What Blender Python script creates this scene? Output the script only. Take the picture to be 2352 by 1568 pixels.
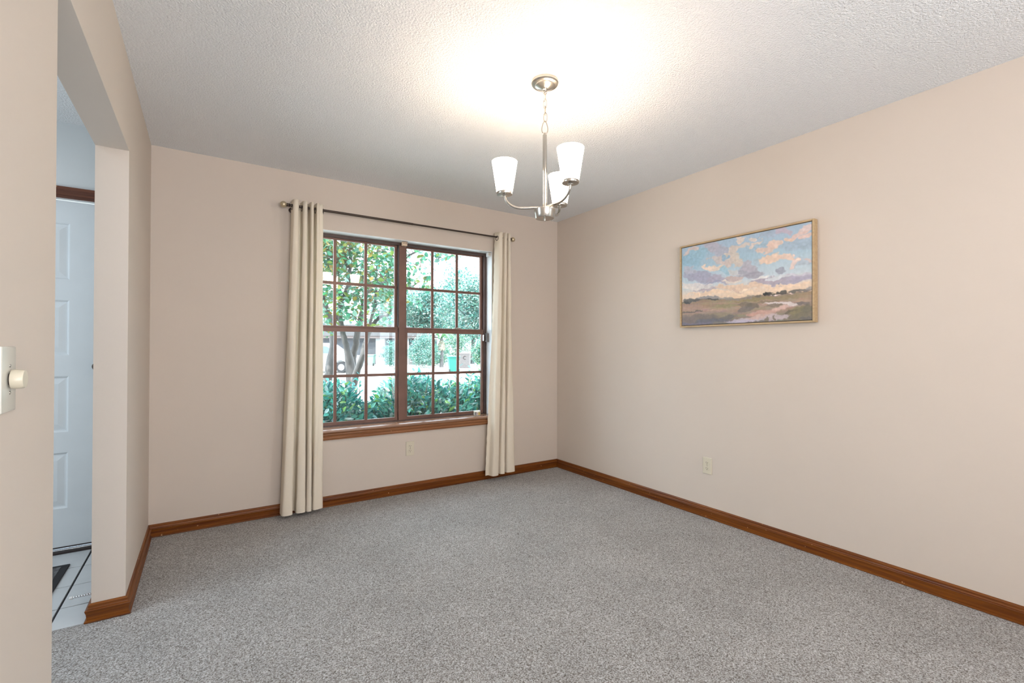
import bpy, bmesh, math, random
import numpy as np
from mathutils import Vector, Matrix
random.seed(7); RNG = np.random.default_rng(7)
for o in list(bpy.data.objects): bpy.data.objects.remove(o)
S = bpy.context.scene; COL = S.collection
# ------------------------------------------------------------------ camera
CP = Vector((-2.9397, -3.6669, 1.1778)); FPX = 1075.19; SHY = 7.175
YAW, PITCH, ROLL = -0.5797, 0.0076, 0.0021
def axes():
    cy, sy, cp, sp = math.cos(YAW), math.sin(YAW), math.cos(PITCH), math.sin(PITCH)
    f = Vector((-sy*cp, cy*cp, sp)); r = Vector((cy, sy, 0)); u = r.cross(f)
    cr, sr = math.cos(ROLL), math.sin(ROLL)
    return cr*r+sr*u, cr*u-sr*r, f
AR, AU, AF = axes()
cam = bpy.data.cameras.new('camera'); co = bpy.data.objects.new('camera', cam); COL.objects.link(co)
cam.sensor_width = 36; cam.lens = FPX/2352*36; cam.shift_y = SHY/2352; cam.clip_start = 0.02; cam.clip_end = 500
M = Matrix.Identity(4)
for i in range(3): M[i][0] = AR[i]; M[i][1] = AU[i]; M[i][2] = -AF[i]; M[i][3] = CP[i]
co.matrix_world = M; S.camera = co
def at(x, y, D):                    # a real point D metres away along the lens axis
    return CP + AF*D + AR*((x-1176)/FPX*D) - AU*((y-784-SHY)/FPX*D)
def at_ground(x, y, z):
    d = AF + AR*((x-1176)/FPX) - AU*((y-784-SHY)/FPX); t = (z-CP.z)/d.z
    return CP + d*t
# ------------------------------------------------------------------ light
S.view_settings.view_transform = 'Standard'; S.view_settings.look = 'None'
S.view_settings.exposure = 0.66; S.view_settings.gamma = 1.0; S.view_settings.use_curve_mapping = False
wd = bpy.data.worlds.new('world'); S.world = wd; wd.use_nodes = True
bg = wd.node_tree.nodes['Background']; bg.inputs[0].default_value = (0.74, 0.87, 1.0, 1); bg.inputs[1].default_value = 4.6
def add_light(name, kind, loc, energy, color, size=None, rot=None, sy=None):
    l = bpy.data.lights.new(name, kind); l.energy = energy; l.color = color
    if kind == 'AREA':
        l.size = size
        if sy: l.shape = 'RECTANGLE'; l.size_y = sy
    elif kind == 'POINT': l.shadow_soft_size = size
    elif kind == 'SUN': l.angle = size
    o = bpy.data.objects.new(name, l); o.location = loc
    if rot: o.rotation_euler = rot
    COL.objects.link(o); return o
sun = add_light('sun', 'SUN', (0, 0, 20), 5.5, (1.0, 0.97, 0.92), math.radians(0.8))
sun.rotation_euler = Vector((0.62, 0.30, -0.80)).to_track_quat('-Z', 'Y').to_euler()
# unseen fill lights added behind the camera and in the foyer
add_light('rear_fill', 'AREA', (-2.4, -6.0, 1.20), 90, (0.96, 0.955, 1.0), 1.6, (math.radians(148), 0, 0))
add_light('foyer_fill_top', 'AREA', (-4.3, -1.9, 2.42), 5, (0.72, 0.86, 1.0), 0.8, (0, 0, 0))  # added cool fill from above, no fixture modelled
add_light('foyer_fill_side', 'AREA', (-5.24, -1.3, 1.45), 22, (0.76, 0.89, 1.0), 1.0, (math.radians(90), 0, math.radians(-90)), 1.7)  # added cool fill from the side, the wall has no window here
pt = add_light('window_portal', 'AREA', (-1.57, 0.16, 1.31), 1, (1, 1, 1), 1.62, (math.radians(-90), 0, 0), 1.48)
pt.data.cycles.is_portal = True
pt = add_light('fill_window_portal', 'AREA', (0.14, -5.15, 1.15), 1, (1, 1, 1), 1.98, (0, math.radians(90), 0), 1.58)
pt.data.cycles.is_portal = True
# ------------------------------------------------------------------ materials
def new_mat(name):
    m = bpy.data.materials.new(name); m.use_nodes = True
    return m, m.node_tree.nodes, m.node_tree.links, m.node_tree.nodes['Principled BSDF']
def mat(name, col, rough=0.5, metal=0.0, var=0.0, scale=8.0, bump=0.0, bscale=200.0, bdist=0.001, spec=0.5, coat=0.0, stretch=None, col2=None, aniso=0.0):
    m, N, L, b = new_mat(name)
    b.inputs['Roughness'].default_value = rough; b.inputs['Metallic'].default_value = metal
    b.inputs['Specular IOR Level'].default_value = spec; b.inputs['Coat Weight'].default_value = coat
    b.inputs['Anisotropic'].default_value = aniso
    tc = N.new('ShaderNodeTexCoord'); mp = N.new('ShaderNodeMapping'); L.new(tc.outputs['Object'], mp.inputs[0])
    if stretch: mp.inputs['Scale'].default_value = stretch
    nz = N.new('ShaderNodeTexNoise'); nz.inputs['Scale'].default_value = scale; nz.inputs['Detail'].default_value = 5
    L.new(mp.outputs[0], nz.inputs['Vector'])
    mx = N.new('ShaderNodeMix'); mx.data_type = 'RGBA'
    c = (*col, 1); c2 = (*col2, 1) if col2 else tuple(min(1, v*(1-var)) for v in col)+(1,)
    mx.inputs[6].default_value = c; mx.inputs[7].default_value = c2
    rp = N.new('ShaderNodeMapRange'); rp.inputs[1].default_value = 0.35; rp.inputs[2].default_value = 0.68
    L.new(nz.outputs['Fac'], rp.inputs[0]); L.new(rp.outputs[0], mx.inputs[0]); L.new(mx.outputs[2], b.inputs['Base Color'])
    if bump:
        n2 = N.new('ShaderNodeTexNoise'); n2.inputs['Scale'].default_value = bscale; n2.inputs['Detail'].default_value = 3
        L.new(mp.outputs[0], n2.inputs['Vector'])
        bp = N.new('ShaderNodeBump'); bp.inputs['Strength'].default_value = bump; bp.inputs['Distance'].default_value = bdist
        L.new(n2.outputs['Fac'], bp.inputs['Height']); L.new(bp.outputs[0], b.inputs['Normal'])
    return m
MT = {}
MT['wall'] = mat('wall_paint', (0.635, 0.555, 0.48), 0.75, var=0.03, scale=1.2, bump=0.15, bscale=90, bdist=0.0015, spec=0.3)
MT['foyer_wall'] = mat('foyer_wall_paint', (0.64, 0.665, 0.67), 0.7, var=0.03, scale=1.2)
MT['white'] = mat('white_paint', (0.78, 0.79, 0.80), 0.35, var=0.03, bump=0.05)
MT['doorwhite'] = mat('door_paint', (0.66, 0.70, 0.72), 0.4, var=0.03)
MT['ivory'] = mat('ivory_plastic', (0.66, 0.60, 0.47), 0.3, var=0.02)
MT['plate'] = mat('pale_plastic', (0.62, 0.60, 0.53), 0.22, var=0.02)
MT['dark'] = mat('dark_slot', (0.03, 0.02, 0.015), 0.6)
MT['nickel'] = mat('brushed_nickel', (0.50, 0.475, 0.435), 0.26, 1.0, var=0.06, scale=40, aniso=0.4)
MT['bronze'] = mat('bronze_metal', (0.075, 0.055, 0.045), 0.35, 0.7, var=0.2)
MT['champagne'] = mat('champagne_ball', (0.62, 0.52, 0.36), 0.35, 0.7, var=0.25, scale=60)
MT['alu'] = mat('brown_aluminium', (0.20, 0.105, 0.078), 0.38, 0.2, var=0.3, scale=6)
MT['alu_frame'] = mat('window_frame_metal', (0.085, 0.055, 0.048), 0.38, 0.2, var=0.2, scale=6)
MT['sill_top'] = mat('varnished_sill', (0.36, 0.20, 0.12), 0.22, col2=(0.24, 0.12, 0.07), scale=4, stretch=(0.5, 12, 12), coat=0.8, spec=0.8)
MT['alu_dark'] = mat('dark_aluminium', (0.035, 0.024, 0.022), 0.4, 0.2, var=0.2)
MT['grey'] = mat('grey_plastic', (0.20, 0.19, 0.19), 0.4)
MT['silver'] = mat('bright_metal', (0.7, 0.72, 0.74), 0.25, 1.0)
MT['rubber'] = mat('white_rubber', (0.7, 0.7, 0.68), 0.6)
def wood(name, c1, c2, stretch, rough=0.42):
    m = mat(name, c1, rough, col2=c2, scale=5.0, stretch=stretch, bump=0.15, bscale=30, bdist=0.0006, coat=0.06, spec=0.35)
    N = m.node_tree.nodes; L = m.node_tree.links; b = N['Principled BSDF']
    src = b.inputs['Base Color'].links[0].from_socket
    tc = N.new('ShaderNodeTexCoord'); v = N.new('ShaderNodeTexNoise'); v.inputs['Scale'].default_value = 55; v.inputs['Detail'].default_value = 1
    L.new(tc.outputs['Object'], v.inputs['Vector'])
    mr = N.new('ShaderNodeMapRange'); mr.inputs[1].default_value = 0.755; mr.inputs[2].default_value = 0.775; L.new(v.outputs['Fac'], mr.inputs[0])
    mx = N.new('ShaderNodeMix'); mx.data_type = 'RGBA'; mx.inputs[7].default_value = (0.50, 0.27, 0.13, 1)
    L.new(mr.outputs[0], mx.inputs[0]); L.new(src, mx.inputs[6]); L.new(mx.outputs[2], b.inputs['Base Color'])
    return m
MT['base_x'] = wood('stained_wood_along_x', (0.215, 0.064, 0.005), (0.10, 0.022, 0.002), (0.5, 14, 14))
MT['base_y'] = wood('stained_wood_along_y', (0.215, 0.064, 0.005), (0.10, 0.022, 0.002), (14, 0.5, 14))
MT['sill'] = wood('sill_wood', (0.33, 0.145, 0.062), (0.19, 0.072, 0.028), (0.5, 16, 16), 0.28)
MT['frame'] = mat('pale_oak', (0.50, 0.36, 0.20), 0.5, col2=(0.41, 0.28, 0.15), scale=14, stretch=(6, 1, 6))
MT['tile'] = mat('foyer_tile', (0.58, 0.60, 0.61), 0.28, var=0.10, scale=5, bump=0.05, bscale=20)
MT['grout'] = mat('dark_grout', (0.045, 0.045, 0.05), 0.9, var=0.3)
MT['mat'] = mat('mat_pile', (0.16, 0.165, 0.17), 0.95, col2=(0.05, 0.05, 0.055), scale=60, bump=0.6, bscale=300, bdist=0.003)
MT['matedge'] = mat('mat_border', (0.02, 0.02, 0.022), 0.9)
# popcorn ceiling
def popcorn():
    m, N, L, b = new_mat('popcorn_ceiling'); b.inputs['Roughness'].default_value = 0.9; b.inputs['Specular IOR Level'].default_value = 0.2
    b.inputs['Base Color'].default_value = (0.88, 0.89, 0.90, 1)
    tc = N.new('ShaderNodeTexCoord')
    n1 = N.new('ShaderNodeTexNoise'); n1.inputs['Scale'].default_value = 120; n1.inputs['Detail'].default_value = 3; n1.inputs['Roughness'].default_value = 0.6
    n2 = N.new('ShaderNodeTexVoronoi'); n2.inputs['Scale'].default_value = 110; n2.feature = 'SMOOTH_F1'
    for n in (n1, n2): L.new(tc.outputs['Object'], n.inputs['Vector'])
    ms = N.new('ShaderNodeMapRange'); ms.inputs[1].default_value = 0.40; ms.inputs[2].default_value = 0.62; L.new(n1.outputs['Fac'], ms.inputs[0])
    ml = N.new('ShaderNodeMath'); ml.operation = 'SUBTRACT'; L.new(ms.outputs[0], ml.inputs[0]); L.new(n2.outputs['Distance'], ml.inputs[1])
    bp = N.new('ShaderNodeBump'); bp.inputs['Strength'].default_value = 0.75; bp.inputs['Distance'].default_value = 0.0045
    L.new(ml.outputs[0], bp.inputs['Height']); L.new(bp.outputs[0], b.inputs['Normal'])
    return m
MT['popcorn'] = popcorn()
def carpet():
    m, N, L, b = new_mat('speckled_carpet'); b.inputs['Roughness'].default_value = 1.0; b.inputs['Specular IOR Level'].default_value = 0.1
    b.inputs['Sheen Weight'].default_value = 0.2
    tc = N.new('ShaderNodeTexCoord')
    # twisted yarn tufts
    wn = N.new('ShaderNodeTexNoise'); wn.inputs['Scale'].default_value = 60; L.new(tc.outputs['Object'], wn.inputs['Vector'])
    va = N.new('ShaderNodeVectorMath'); va.operation = 'MULTIPLY_ADD'; va.inputs[1].default_value = (0.012, 0.012, 0.012)
    L.new(wn.outputs['Color'], va.inputs[0]); L.new(tc.outputs['Object'], va.inputs[2])
    n1 = N.new('ShaderNodeTexNoise'); n1.inputs['Scale'].default_value = 190; n1.inputs['Detail'].default_value = 2.5; n1.inputs['Roughness'].default_value = 0.65
    L.new(va.outputs[0], n1.inputs['Vector'])
    vo = N.new('ShaderNodeTexVoronoi'); vo.inputs['Scale'].default_value = 210; L.new(va.outputs[0], vo.inputs['Vector'])
    cr = N.new('ShaderNodeValToRGB'); e = cr.color_ramp.elements
    e[0].position = 0.33; e[0].color = (0.075, 0.056, 0.042, 1); e[1].position = 0.66; e[1].color = (0.60, 0.60, 0.60, 1)
    k = e.new(0.43); k.color = (0.245, 0.222, 0.200, 1); k = e.new(0.53); k.color = (0.40, 0.388, 0.372, 1)
    L.new(n1.outputs['Fac'], cr.inputs[0])
    hv = N.new('ShaderNodeSeparateColor'); L.new(vo.outputs['Color'], hv.inputs[0])
    mr = N.new('ShaderNodeMapRange'); mr.inputs[3].default_value = 0.80; mr.inputs[4].default_value = 1.15; L.new(hv.outputs[0], mr.inputs[0])
    big = N.new('ShaderNodeTexNoise'); big.inputs['Scale'].default_value = 3.2; big.inputs['Detail'].default_value = 4; L.new(tc.outputs['Object'], big.inputs['Vector'])
    mb = N.new('ShaderNodeMapRange'); mb.inputs[1].default_value = 0.3; mb.inputs[2].default_value = 0.7; mb.inputs[3].default_value = 0.90; mb.inputs[4].default_value = 1.06; L.new(big.outputs['Fac'], mb.inputs[0])
    mu = N.new('ShaderNodeMath'); mu.operation = 'MULTIPLY'; L.new(mr.outputs[0], mu.inputs[0]); L.new(mb.outputs[0], mu.inputs[1])
    vm = N.new('ShaderNodeVectorMath'); vm.operation = 'SCALE'; L.new(cr.outputs[0], vm.inputs[0]); L.new(mu.outputs[0], vm.inputs['Scale'])
    L.new(vm.outputs[0], b.inputs['Base Color'])
    bp = N.new('ShaderNodeBump'); bp.inputs['Strength'].default_value = 0.8; bp.inputs['Distance'].default_value = 0.006
    L.new(n1.outputs['Fac'], bp.inputs['Height']); L.new(bp.outputs[0], b.inputs['Normal'])
    return m
MT['carpet'] = carpet()
def glass():
    m, N, L, b = new_mat('window_glass'); N.remove(b)
    t = N.new('ShaderNodeBsdfTransparent'); t.inputs[0].default_value = (0.94, 0.99, 0.985, 1)
    g = N.new('ShaderNodeBsdfGlossy'); g.inputs['Roughness'].default_value = 0.0
    ge = N.new('ShaderNodeNewGeometry'); dt = N.new('ShaderNodeVectorMath'); dt.operation = 'DOT_PRODUCT'; L.new(ge.outputs['Incoming'], dt.inputs[0]); L.new(ge.outputs['Normal'], dt.inputs[1])
    ab = N.new('ShaderNodeMath'); ab.operation = 'ABSOLUTE'; L.new(dt.outputs['Value'], ab.inputs[0])
    om = N.new('ShaderNodeMath'); om.operation = 'SUBTRACT'; om.inputs[0].default_value = 1; L.new(ab.outputs[0], om.inputs[1])
    pw = N.new('ShaderNodeMath'); pw.operation = 'POWER'; pw.inputs[1].default_value = 5; L.new(om.outputs[0], pw.inputs[0])
    fr = N.new('ShaderNodeMath'); fr.operation = 'MULTIPLY_ADD'; fr.inputs[1].default_value = 0.9; fr.inputs[2].default_value = 0.08; L.new(pw.outputs[0], fr.inputs[0])   # two glass faces
    mx = N.new('ShaderNodeMixShader'); L.new(fr.outputs[0], mx.inputs[0]); L.new(t.outputs[0], mx.inputs[1]); L.new(g.outputs[0], mx.inputs[2])
    L.new(mx.outputs[0], N['Material Output'].inputs[0]); return m
MT['glass'] = glass()
def shade_mat():
    m, N, L, b = new_mat('frosted_lit_shade')
    b.inputs['Base Color'].default_value = (0.95, 0.93, 0.9, 1); b.inputs['Roughness'].default_value = 0.4
    b.inputs['Emission Color'].default_value = (1.0, 0.80, 0.60, 1); b.inputs['Emission Strength'].default_value = 14.5
    return m
MT['shade'] = shade_mat()
def cloth():
    m, N, L, b = new_mat('curtain_cloth'); b.inputs['Base Color'].default_value = (0.94, 0.855, 0.72, 1); b.inputs['Roughness'].default_value = 0.9
    b.inputs['Specular IOR Level'].default_value = 0.15
    t = N.new('ShaderNodeBsdfTranslucent'); t.inputs[0].default_value = (0.95, 0.90, 0.83, 1)
    tc = N.new('ShaderNodeTexCoord'); n = N.new('ShaderNodeTexNoise'); n.inputs['Scale'].default_value = 30; n.inputs['Detail'].default_value = 6
    L.new(tc.outputs['Object'], n.inputs['Vector']); bp = N.new('ShaderNodeBump'); bp.inputs['Strength'].default_value = 0.25; bp.inputs['Distance'].default_value = 0.004
    L.new(n.outputs['Fac'], bp.inputs['Height']); L.new(bp.outputs[0], b.inputs['Normal'])
    mx = N.new('ShaderNodeMixShader'); mx.inputs[0].default_value = 0.28
    L.new(b.outputs[0], mx.inputs[1]); L.new(t.outputs[0], mx.inputs[2]); L.new(mx.outputs[0], N['Material Output'].inputs[0]); return m
MT['cloth'] = cloth()
def leafmat(name, rough=0.45, trans=0.35, sc_=0.50):
    m, N, L, b = new_mat(name); a = N.new('ShaderNodeVertexColor'); a.layer_name = 'Col'
    k = N.new('ShaderNodeVectorMath'); k.operation = 'SCALE'; k.inputs['Scale'].default_value = sc_; L.new(a.outputs[0], k.inputs[0])
    L.new(k.outputs[0], b.inputs['Base Color']); b.inputs['Roughness'].default_value = rough
    t = N.new('ShaderNodeBsdfTranslucent'); L.new(k.outputs[0], t.inputs[0])
    mx = N.new('ShaderNodeMixShader'); mx.inputs[0].default_value = trans
    L.new(b.outputs[0], mx.inputs[1]); L.new(t.outputs[0], mx.inputs[2]); L.new(mx.outputs[0], N['Material Output'].inputs[0]); return m
MT['leaf'] = leafmat('leaf'); MT['hedge_leaf'] = leafmat('hedge_leaf', 0.3, 0.25, 0.64)
MT['bark'] = mat('mottled_bark', (0.16, 0.148, 0.145), 0.85, col2=(0.08, 0.076, 0.073), scale=9, stretch=(1, 1, 0.4), bump=0.5, bscale=30, bdist=0.01)
MT['twig'] = mat('twig_bark', (0.20, 0.15, 0.11), 0.9, var=0.3)
MT['concrete'] = mat('pale_concrete', (0.62, 0.60, 0.56), 0.9, var=0.12, scale=1.5, bump=0.2, bscale=40)
MT['soil'] = mat('mulch_bed', (0.30, 0.24, 0.19), 0.95, var=0.5, scale=12, bump=0.6, bscale=40, bdist=0.02)
MT['lawn'] = mat('lawn_grass', (0.10, 0.20, 0.07), 0.95, col2=(0.17, 0.25, 0.11), scale=6, bump=0.6, bscale=60, bdist=0.03)
MT['hwall'] = mat('house_wall', (0.075, 0.08, 0.092), 0.8, var=0.25, scale=3)
MT['hwhite'] = mat('house_white', (0.26, 0.26, 0.255), 0.7, var=0.05)
MT['hroof'] = mat('roof_shingle', (0.06, 0.055, 0.053), 0.9, var=0.3, scale=14, bump=0.5, bscale=30, bdist=0.02)
MT['fascia'] = mat('fascia_board', (0.11, 0.085, 0.08), 0.7, var=0.1)
MT['bin'] = mat('green_bin_plastic', (0.004, 0.16, 0.12), 0.4, var=0.06)
MT['binlid'] = mat('bin_lid_plastic', (0.18, 0.32, 0.28), 0.4, var=0.06)
MT['carpaint'] = mat('white_car_paint', (0.30, 0.30, 0.30), 0.25, coat=0.6)
MT['carglass'] = mat('car_window_glass', (0.07, 0.10, 0.11), 0.1, coat=0.5)
MT['tyre'] = mat('tyre_rubber', (0.02, 0.02, 0.022), 0.8)
MT['brick'] = mat('pale_painted_brick', (0.115, 0.10, 0.097), 0.85, var=0.15, scale=14, bump=0.3, bscale=30)
MT['hdoor'] = mat('garage_shade', (0.055, 0.06, 0.068), 0.7, var=0.2)
# ------------------------------------------------------------------ mesh helpers
class MB:
    def __init__(s): s.v = []; s.f = []; s.c = []
    def add(s, vs, fs, col=None):
        n = len(s.v); s.v += [tuple(v) for v in vs]; s.f += [tuple(i+n for i in f) for f in fs]
        if col is not None: s.c += [col]*len(vs)
        return s
    def box(s, x0, x1, y0, y1, z0, z1):
        x0, x1 = min(x0, x1), max(x0, x1); y0, y1 = min(y0, y1), max(y0, y1); z0, z1 = min(z0, z1), max(z0, z1)
        return s.add([(x0,y0,z0),(x1,y0,z0),(x1,y1,z0),(x0,y1,z0),(x0,y0,z1),(x1,y0,z1),(x1,y1,z1),(x0,y1,z1)],
            [(0,3,2,1),(4,5,6,7),(0,1,5,4),(1,2,6,5),(2,3,7,6),(3,0,4,7)])
    def obox(s, c, ax, ay, az, hx, hy, hz):
        vs = [];
        for k in (-1, 1):
            for a, b in ((-1,-1),(1,-1),(1,1),(-1,1)): vs.append(Vector(c)+Vector(ax)*hx*a+Vector(ay)*hy*b+Vector(az)*hz*k)
        return s.add(vs, [(0,3,2,1),(4,5,6,7),(0,1,5,4),(1,2,6,5),(2,3,7,6),(3,0,4,7)])
    def lathe(s, prof, c=(0,0,0), axis=(0,0,1), n=28, cap=True):
        A = Vector(axis).normalized(); X = A.orthogonal().normalized(); Y = A.cross(X); c = Vector(c)
        vs = []; fs = []
        for r, h in prof:
            for k in range(n):
                t = 2*math.pi*k/n; vs.append(c+A*h+(X*math.cos(t)+Y*math.sin(t))*max(r, 1e-5))
        for i in range(len(prof)-1):
            for k in range(n):
                a = i*n+k; b = i*n+(k+1) % n; fs.append((a, b, b+n, a+n))
        if cap:
            fs.append(tuple(range(n))[::-1]); m = (len(prof)-1)*n; fs.append(tuple(range(m, m+n)))
        return s.add(vs, fs)
    def tube(s, pts, r, n=10, closed=False):
        pts = [Vector(p) for p in pts]; m = len(pts); rs = r if isinstance(r, (list, tuple)) else [r]*m
        vs = []; fs = []; pn = None
        for i, p in enumerate(pts):
            if closed: T = (pts[(i+1) % m]-pts[i-1]).normalized()
            else: T = (pts[min(i+1, m-1)]-pts[max(i-1, 0)]).normalized()
            X = T.orthogonal().normalized() if pn is None else (pn-T*pn.dot(T)).normalized()
            pn = X; Y = T.cross(X)
            for k in range(n):
                t = 2*math.pi*k/n; vs.append(p+(X*math.cos(t)+Y*math.sin(t))*rs[i])
        for i in range(m if closed else m-1):
            j = (i+1) % m
            for k in range(n): fs.append((i*n+k, i*n+(k+1) % n, j*n+(k+1) % n, j*n+k))
        if not closed: fs.append(tuple(range(n))[::-1]); fs.append(tuple(range((m-1)*n, m*n)))
        return s.add(vs, fs)
    def prism(s, poly, ax, a0, a1):          # poly of 2-D points extruded along axis ax
        vs = []
        for a in (a0, a1):
            for p, q in poly: vs.append({0: (a, p, q), 1: (p, a, q), 2: (p, q, a)}[ax])
        n = len(poly); fs = [tuple(range(n)), tuple(range(n, 2*n))[::-1]]+[(i, i+n, (i+1) % n+n, (i+1) % n) for i in range(n)]
        return s.add(vs, fs)
    def build(s, name, m, parent=None, smooth=True, bevel=0.0, kind=None, label=None, cat=None, group=None):
        off = Vector((0, 0, 0)); p = parent
        while p is not None: off += p.location; p = p.parent
        me = bpy.data.meshes.new(name)
        if parent is None and len(s.v):
            a = np.array(s.v); org = Vector(((a[:,0].min()+a[:,0].max())/2, (a[:,1].min()+a[:,1].max())/2, a[:,2].min()))
        else: org = Vector((0, 0, 0))
        base = off+org
        me.from_pydata([(v[0]-base.x, v[1]-base.y, v[2]-base.z) for v in s.v], [], s.f)
        me.materials.append(m)
        if s.c:
            ca = me.color_attributes.new('Col', 'FLOAT_COLOR', 'POINT')
            ca.data.foreach_set('color', np.array([(*c, 1) for c in s.c], dtype=np.float32).ravel())
        else:
            bm = bmesh.new(); bm.from_mesh(me); bmesh.ops.recalc_face_normals(bm, faces=bm.faces); bm.to_mesh(me); bm.free()
        if smooth:
            me.polygons.foreach_set('use_smooth', [True]*len(me.polygons)); me.set_sharp_from_angle(angle=math.radians(38))
        o = bpy.data.objects.new(name, me); o.location = org; COL.objects.link(o)
        if parent: o.parent = parent
        if bevel:
            b = o.modifiers.new('bevel', 'BEVEL'); b.width = bevel; b.segments = 2; b.limit_method = 'ANGLE'; b.angle_limit = math.radians(40)
        if kind: o['kind'] = kind
        if label: o['label'] = label
        if cat: o['category'] = cat
        if group: o['group'] = group
        return o
def thing(name, loc, label=None, cat=None, group=None, kind=None):
    o = bpy.data.objects.new(name, None); o.empty_display_size = 0.1; o.location = loc; COL.objects.link(o)
    if label: o['label'] = label
    if cat: o['category'] = cat
    if group: o['group'] = group
    if kind: o['kind'] = kind
    return o
def sphere(r, c, n=16):
    return MB().lathe([(r*math.sin(math.pi*i/12), -r*math.cos(math.pi*i/12)) for i in range(13)], c, n=n, cap=False)
# ------------------------------------------------------------------ room shell
W = 3.23; H = 2.44; TJ = 0.115; YF = -0.984; YN = -2.19; HH = 2.055; XF = -5.3; YR = -7.0
WX0, WX1, WZ0, WZ1 = -2.392, -0.757, 0.556, 2.057           # window opening
DX0, DX1, DZ = -4.33, -3.415, 2.035                          # front door opening
b = MB()
b.box(XF-.15, DX0, 0, .16, -.3, 2.7); b.box(DX0, DX1, 0, .16, DZ, 2.7); b.box(DX1, -W-.06, 0, .16, -.3, 2.7)
b.box(DX0, DX1, 0, .16, -.3, 0)
b.build('wall_front', MT['foyer_wall'], kind='structure', smooth=False)
b = MB(); b.box(-W-.06, WX0, 0, .16, -.3, 2.7)
b.box(WX0, WX1, 0, .16, WZ1, 2.7); b.box(WX0, WX1, 0, .16, -.3, WZ0-.02); b.box(WX1, .15, 0, .16, -.3, 2.7)
b.build('wall_back', MT['wall'], kind='structure', smooth=False)
b = MB(); b.box(0, .15, -4.35, 0, -.3, 2.7); b.box(0, .15, YR, -5.95, -.3, 2.7); b.box(0, .15, -5.95, -4.35, -.3, .15); b.box(0, .15, -5.95, -4.35, 2.15, 2.7)
b.build('wall_right', MT['wall'], kind='structure', smooth=False)
b = MB(); b.box(-W-TJ, -W, YF, 0, -.05, H); b.box(-W-TJ, -W, YN, YF, HH, H); b.box(-W-TJ, -W, YR, YN, -.05, H)
b.build('wall_left', MT['wall'], kind='structure', smooth=False)
MB().box(XF-.15, .15, YR-.15, YR, -.3, 2.7).build('wall_rear', MT['wall'], kind='structure', smooth=False)
MB().box(XF-.15, XF, YR, 0, -.3, 2.7).build('wall_foyer', MT['wall'], kind='structure', smooth=False)
MB().box(-W-TJ/2, .5, YR-.3, .22, H, H+.12).build('ceiling', MT['popcorn'], kind='structure', smooth=False)
MB().box(XF-.5, -W-TJ/2, YR-.3, .6, H+.033, H+.12).build('ceiling_foyer', MT['popcorn'], kind='structure', smooth=False)
# carpet floor: dining room plus the hall up to the tile line
b = MB(); b.box(-W-.01, 0, YR, 0, -.06, 0); b.box(XF, -W-.01, YR, -.992, -.06, 0)
b.build('floor', MT['carpet'], kind='structure', smooth=False)
# foyer tiles
ff = MB().box(XF, -W-.012, -.992, 0, -.06, -.006).build('floor_foyer', MT['grout'], kind='structure', smooth=False)
g = .0045; xs = [-3.485-.25*i for i in range(-1, 8)]; ys = [-.02, -.28, -.532, -.782, -.99]
for i in range(len(xs)-1):
    for j in range(len(ys)-1):
        x1 = min(xs[i], -W-TJ-.001)-g; x0 = xs[i+1]+g; y1 = ys[j]-g; y0 = ys[j+1]+g*.6
        if x1-x0 < .02: continue
        t = MB().box(x0, x1, y0, y1, -.006, 0.001).build('tile', MT['tile'], ff, smooth=False, bevel=.0015)
        t.location = -ff.location   # tile coordinates are already in the room frame
        t.location = (0, 0, 0)
# baseboards: shoe, flat, bead and cove
BP = [(0, 0), (.0175, 0), (.0205, .004), (.0200, .009), (.0130, .0115), (.0135, .024), (.0150, .038), (.0180, .048), (.0190, .0525), (.0180, .055), (.0105, .0565), (.0085, .062), (.0085, .070), (.0060, .0745), (0, .077)]
def base_run(name, p0, p1, nrm, m, m0=0, m1=0):   # mitre: +1 grows with depth (outer corner), -1 shrinks (inner corner)
    p0, p1, nn = Vector((*p0, 0)), Vector((*p1, 0)), Vector((*nrm, 0)); T = (p1-p0).normalized(); vs = []
    for base, s in ((p0, -m0), (p1, m1)):
        for d, z in BP: vs.append(base+nn*d+T*(s*d)+Vector((0, 0, z)))
    n = len(BP); fs = [tuple(range(n)), tuple(range(n, 2*n))[::-1]]+[(i, i+n, (i+1) % n+n, (i+1) % n) for i in range(n)]
    return MB().add(vs, fs).build(name, m, kind='structure', smooth=False)
base_run('baseboard_back', (-W, 0), (0, 0), (0, -1), MT['base_x'], -1, -1)
base_run('baseboard_right', (0, 0), (0, -3.7), (-1, 0), MT['base_y'], -1, -1)
base_run('baseboard_left', (-W, 0), (-W, YF), (1, 0), MT['base_y'], -1, 1)
base_run('baseboard_jamb', (-W, YF), (-W-TJ, YF), (0, -1), MT['base_x'], 1, 1)
base_run('baseboard_foyer', (-W-TJ, YF), (-W-TJ, -.03), (-1, 0), MT['base_y'], 1, 0)
base_run('baseboard_near', (-W, YN), (-W, YR), (1, 0), MT['base_y'], 1, -1)
base_run('baseboard_end', (-W-TJ, YN), (-W, YN), (0, 1), MT['base_x'], 0, 1)
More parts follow.
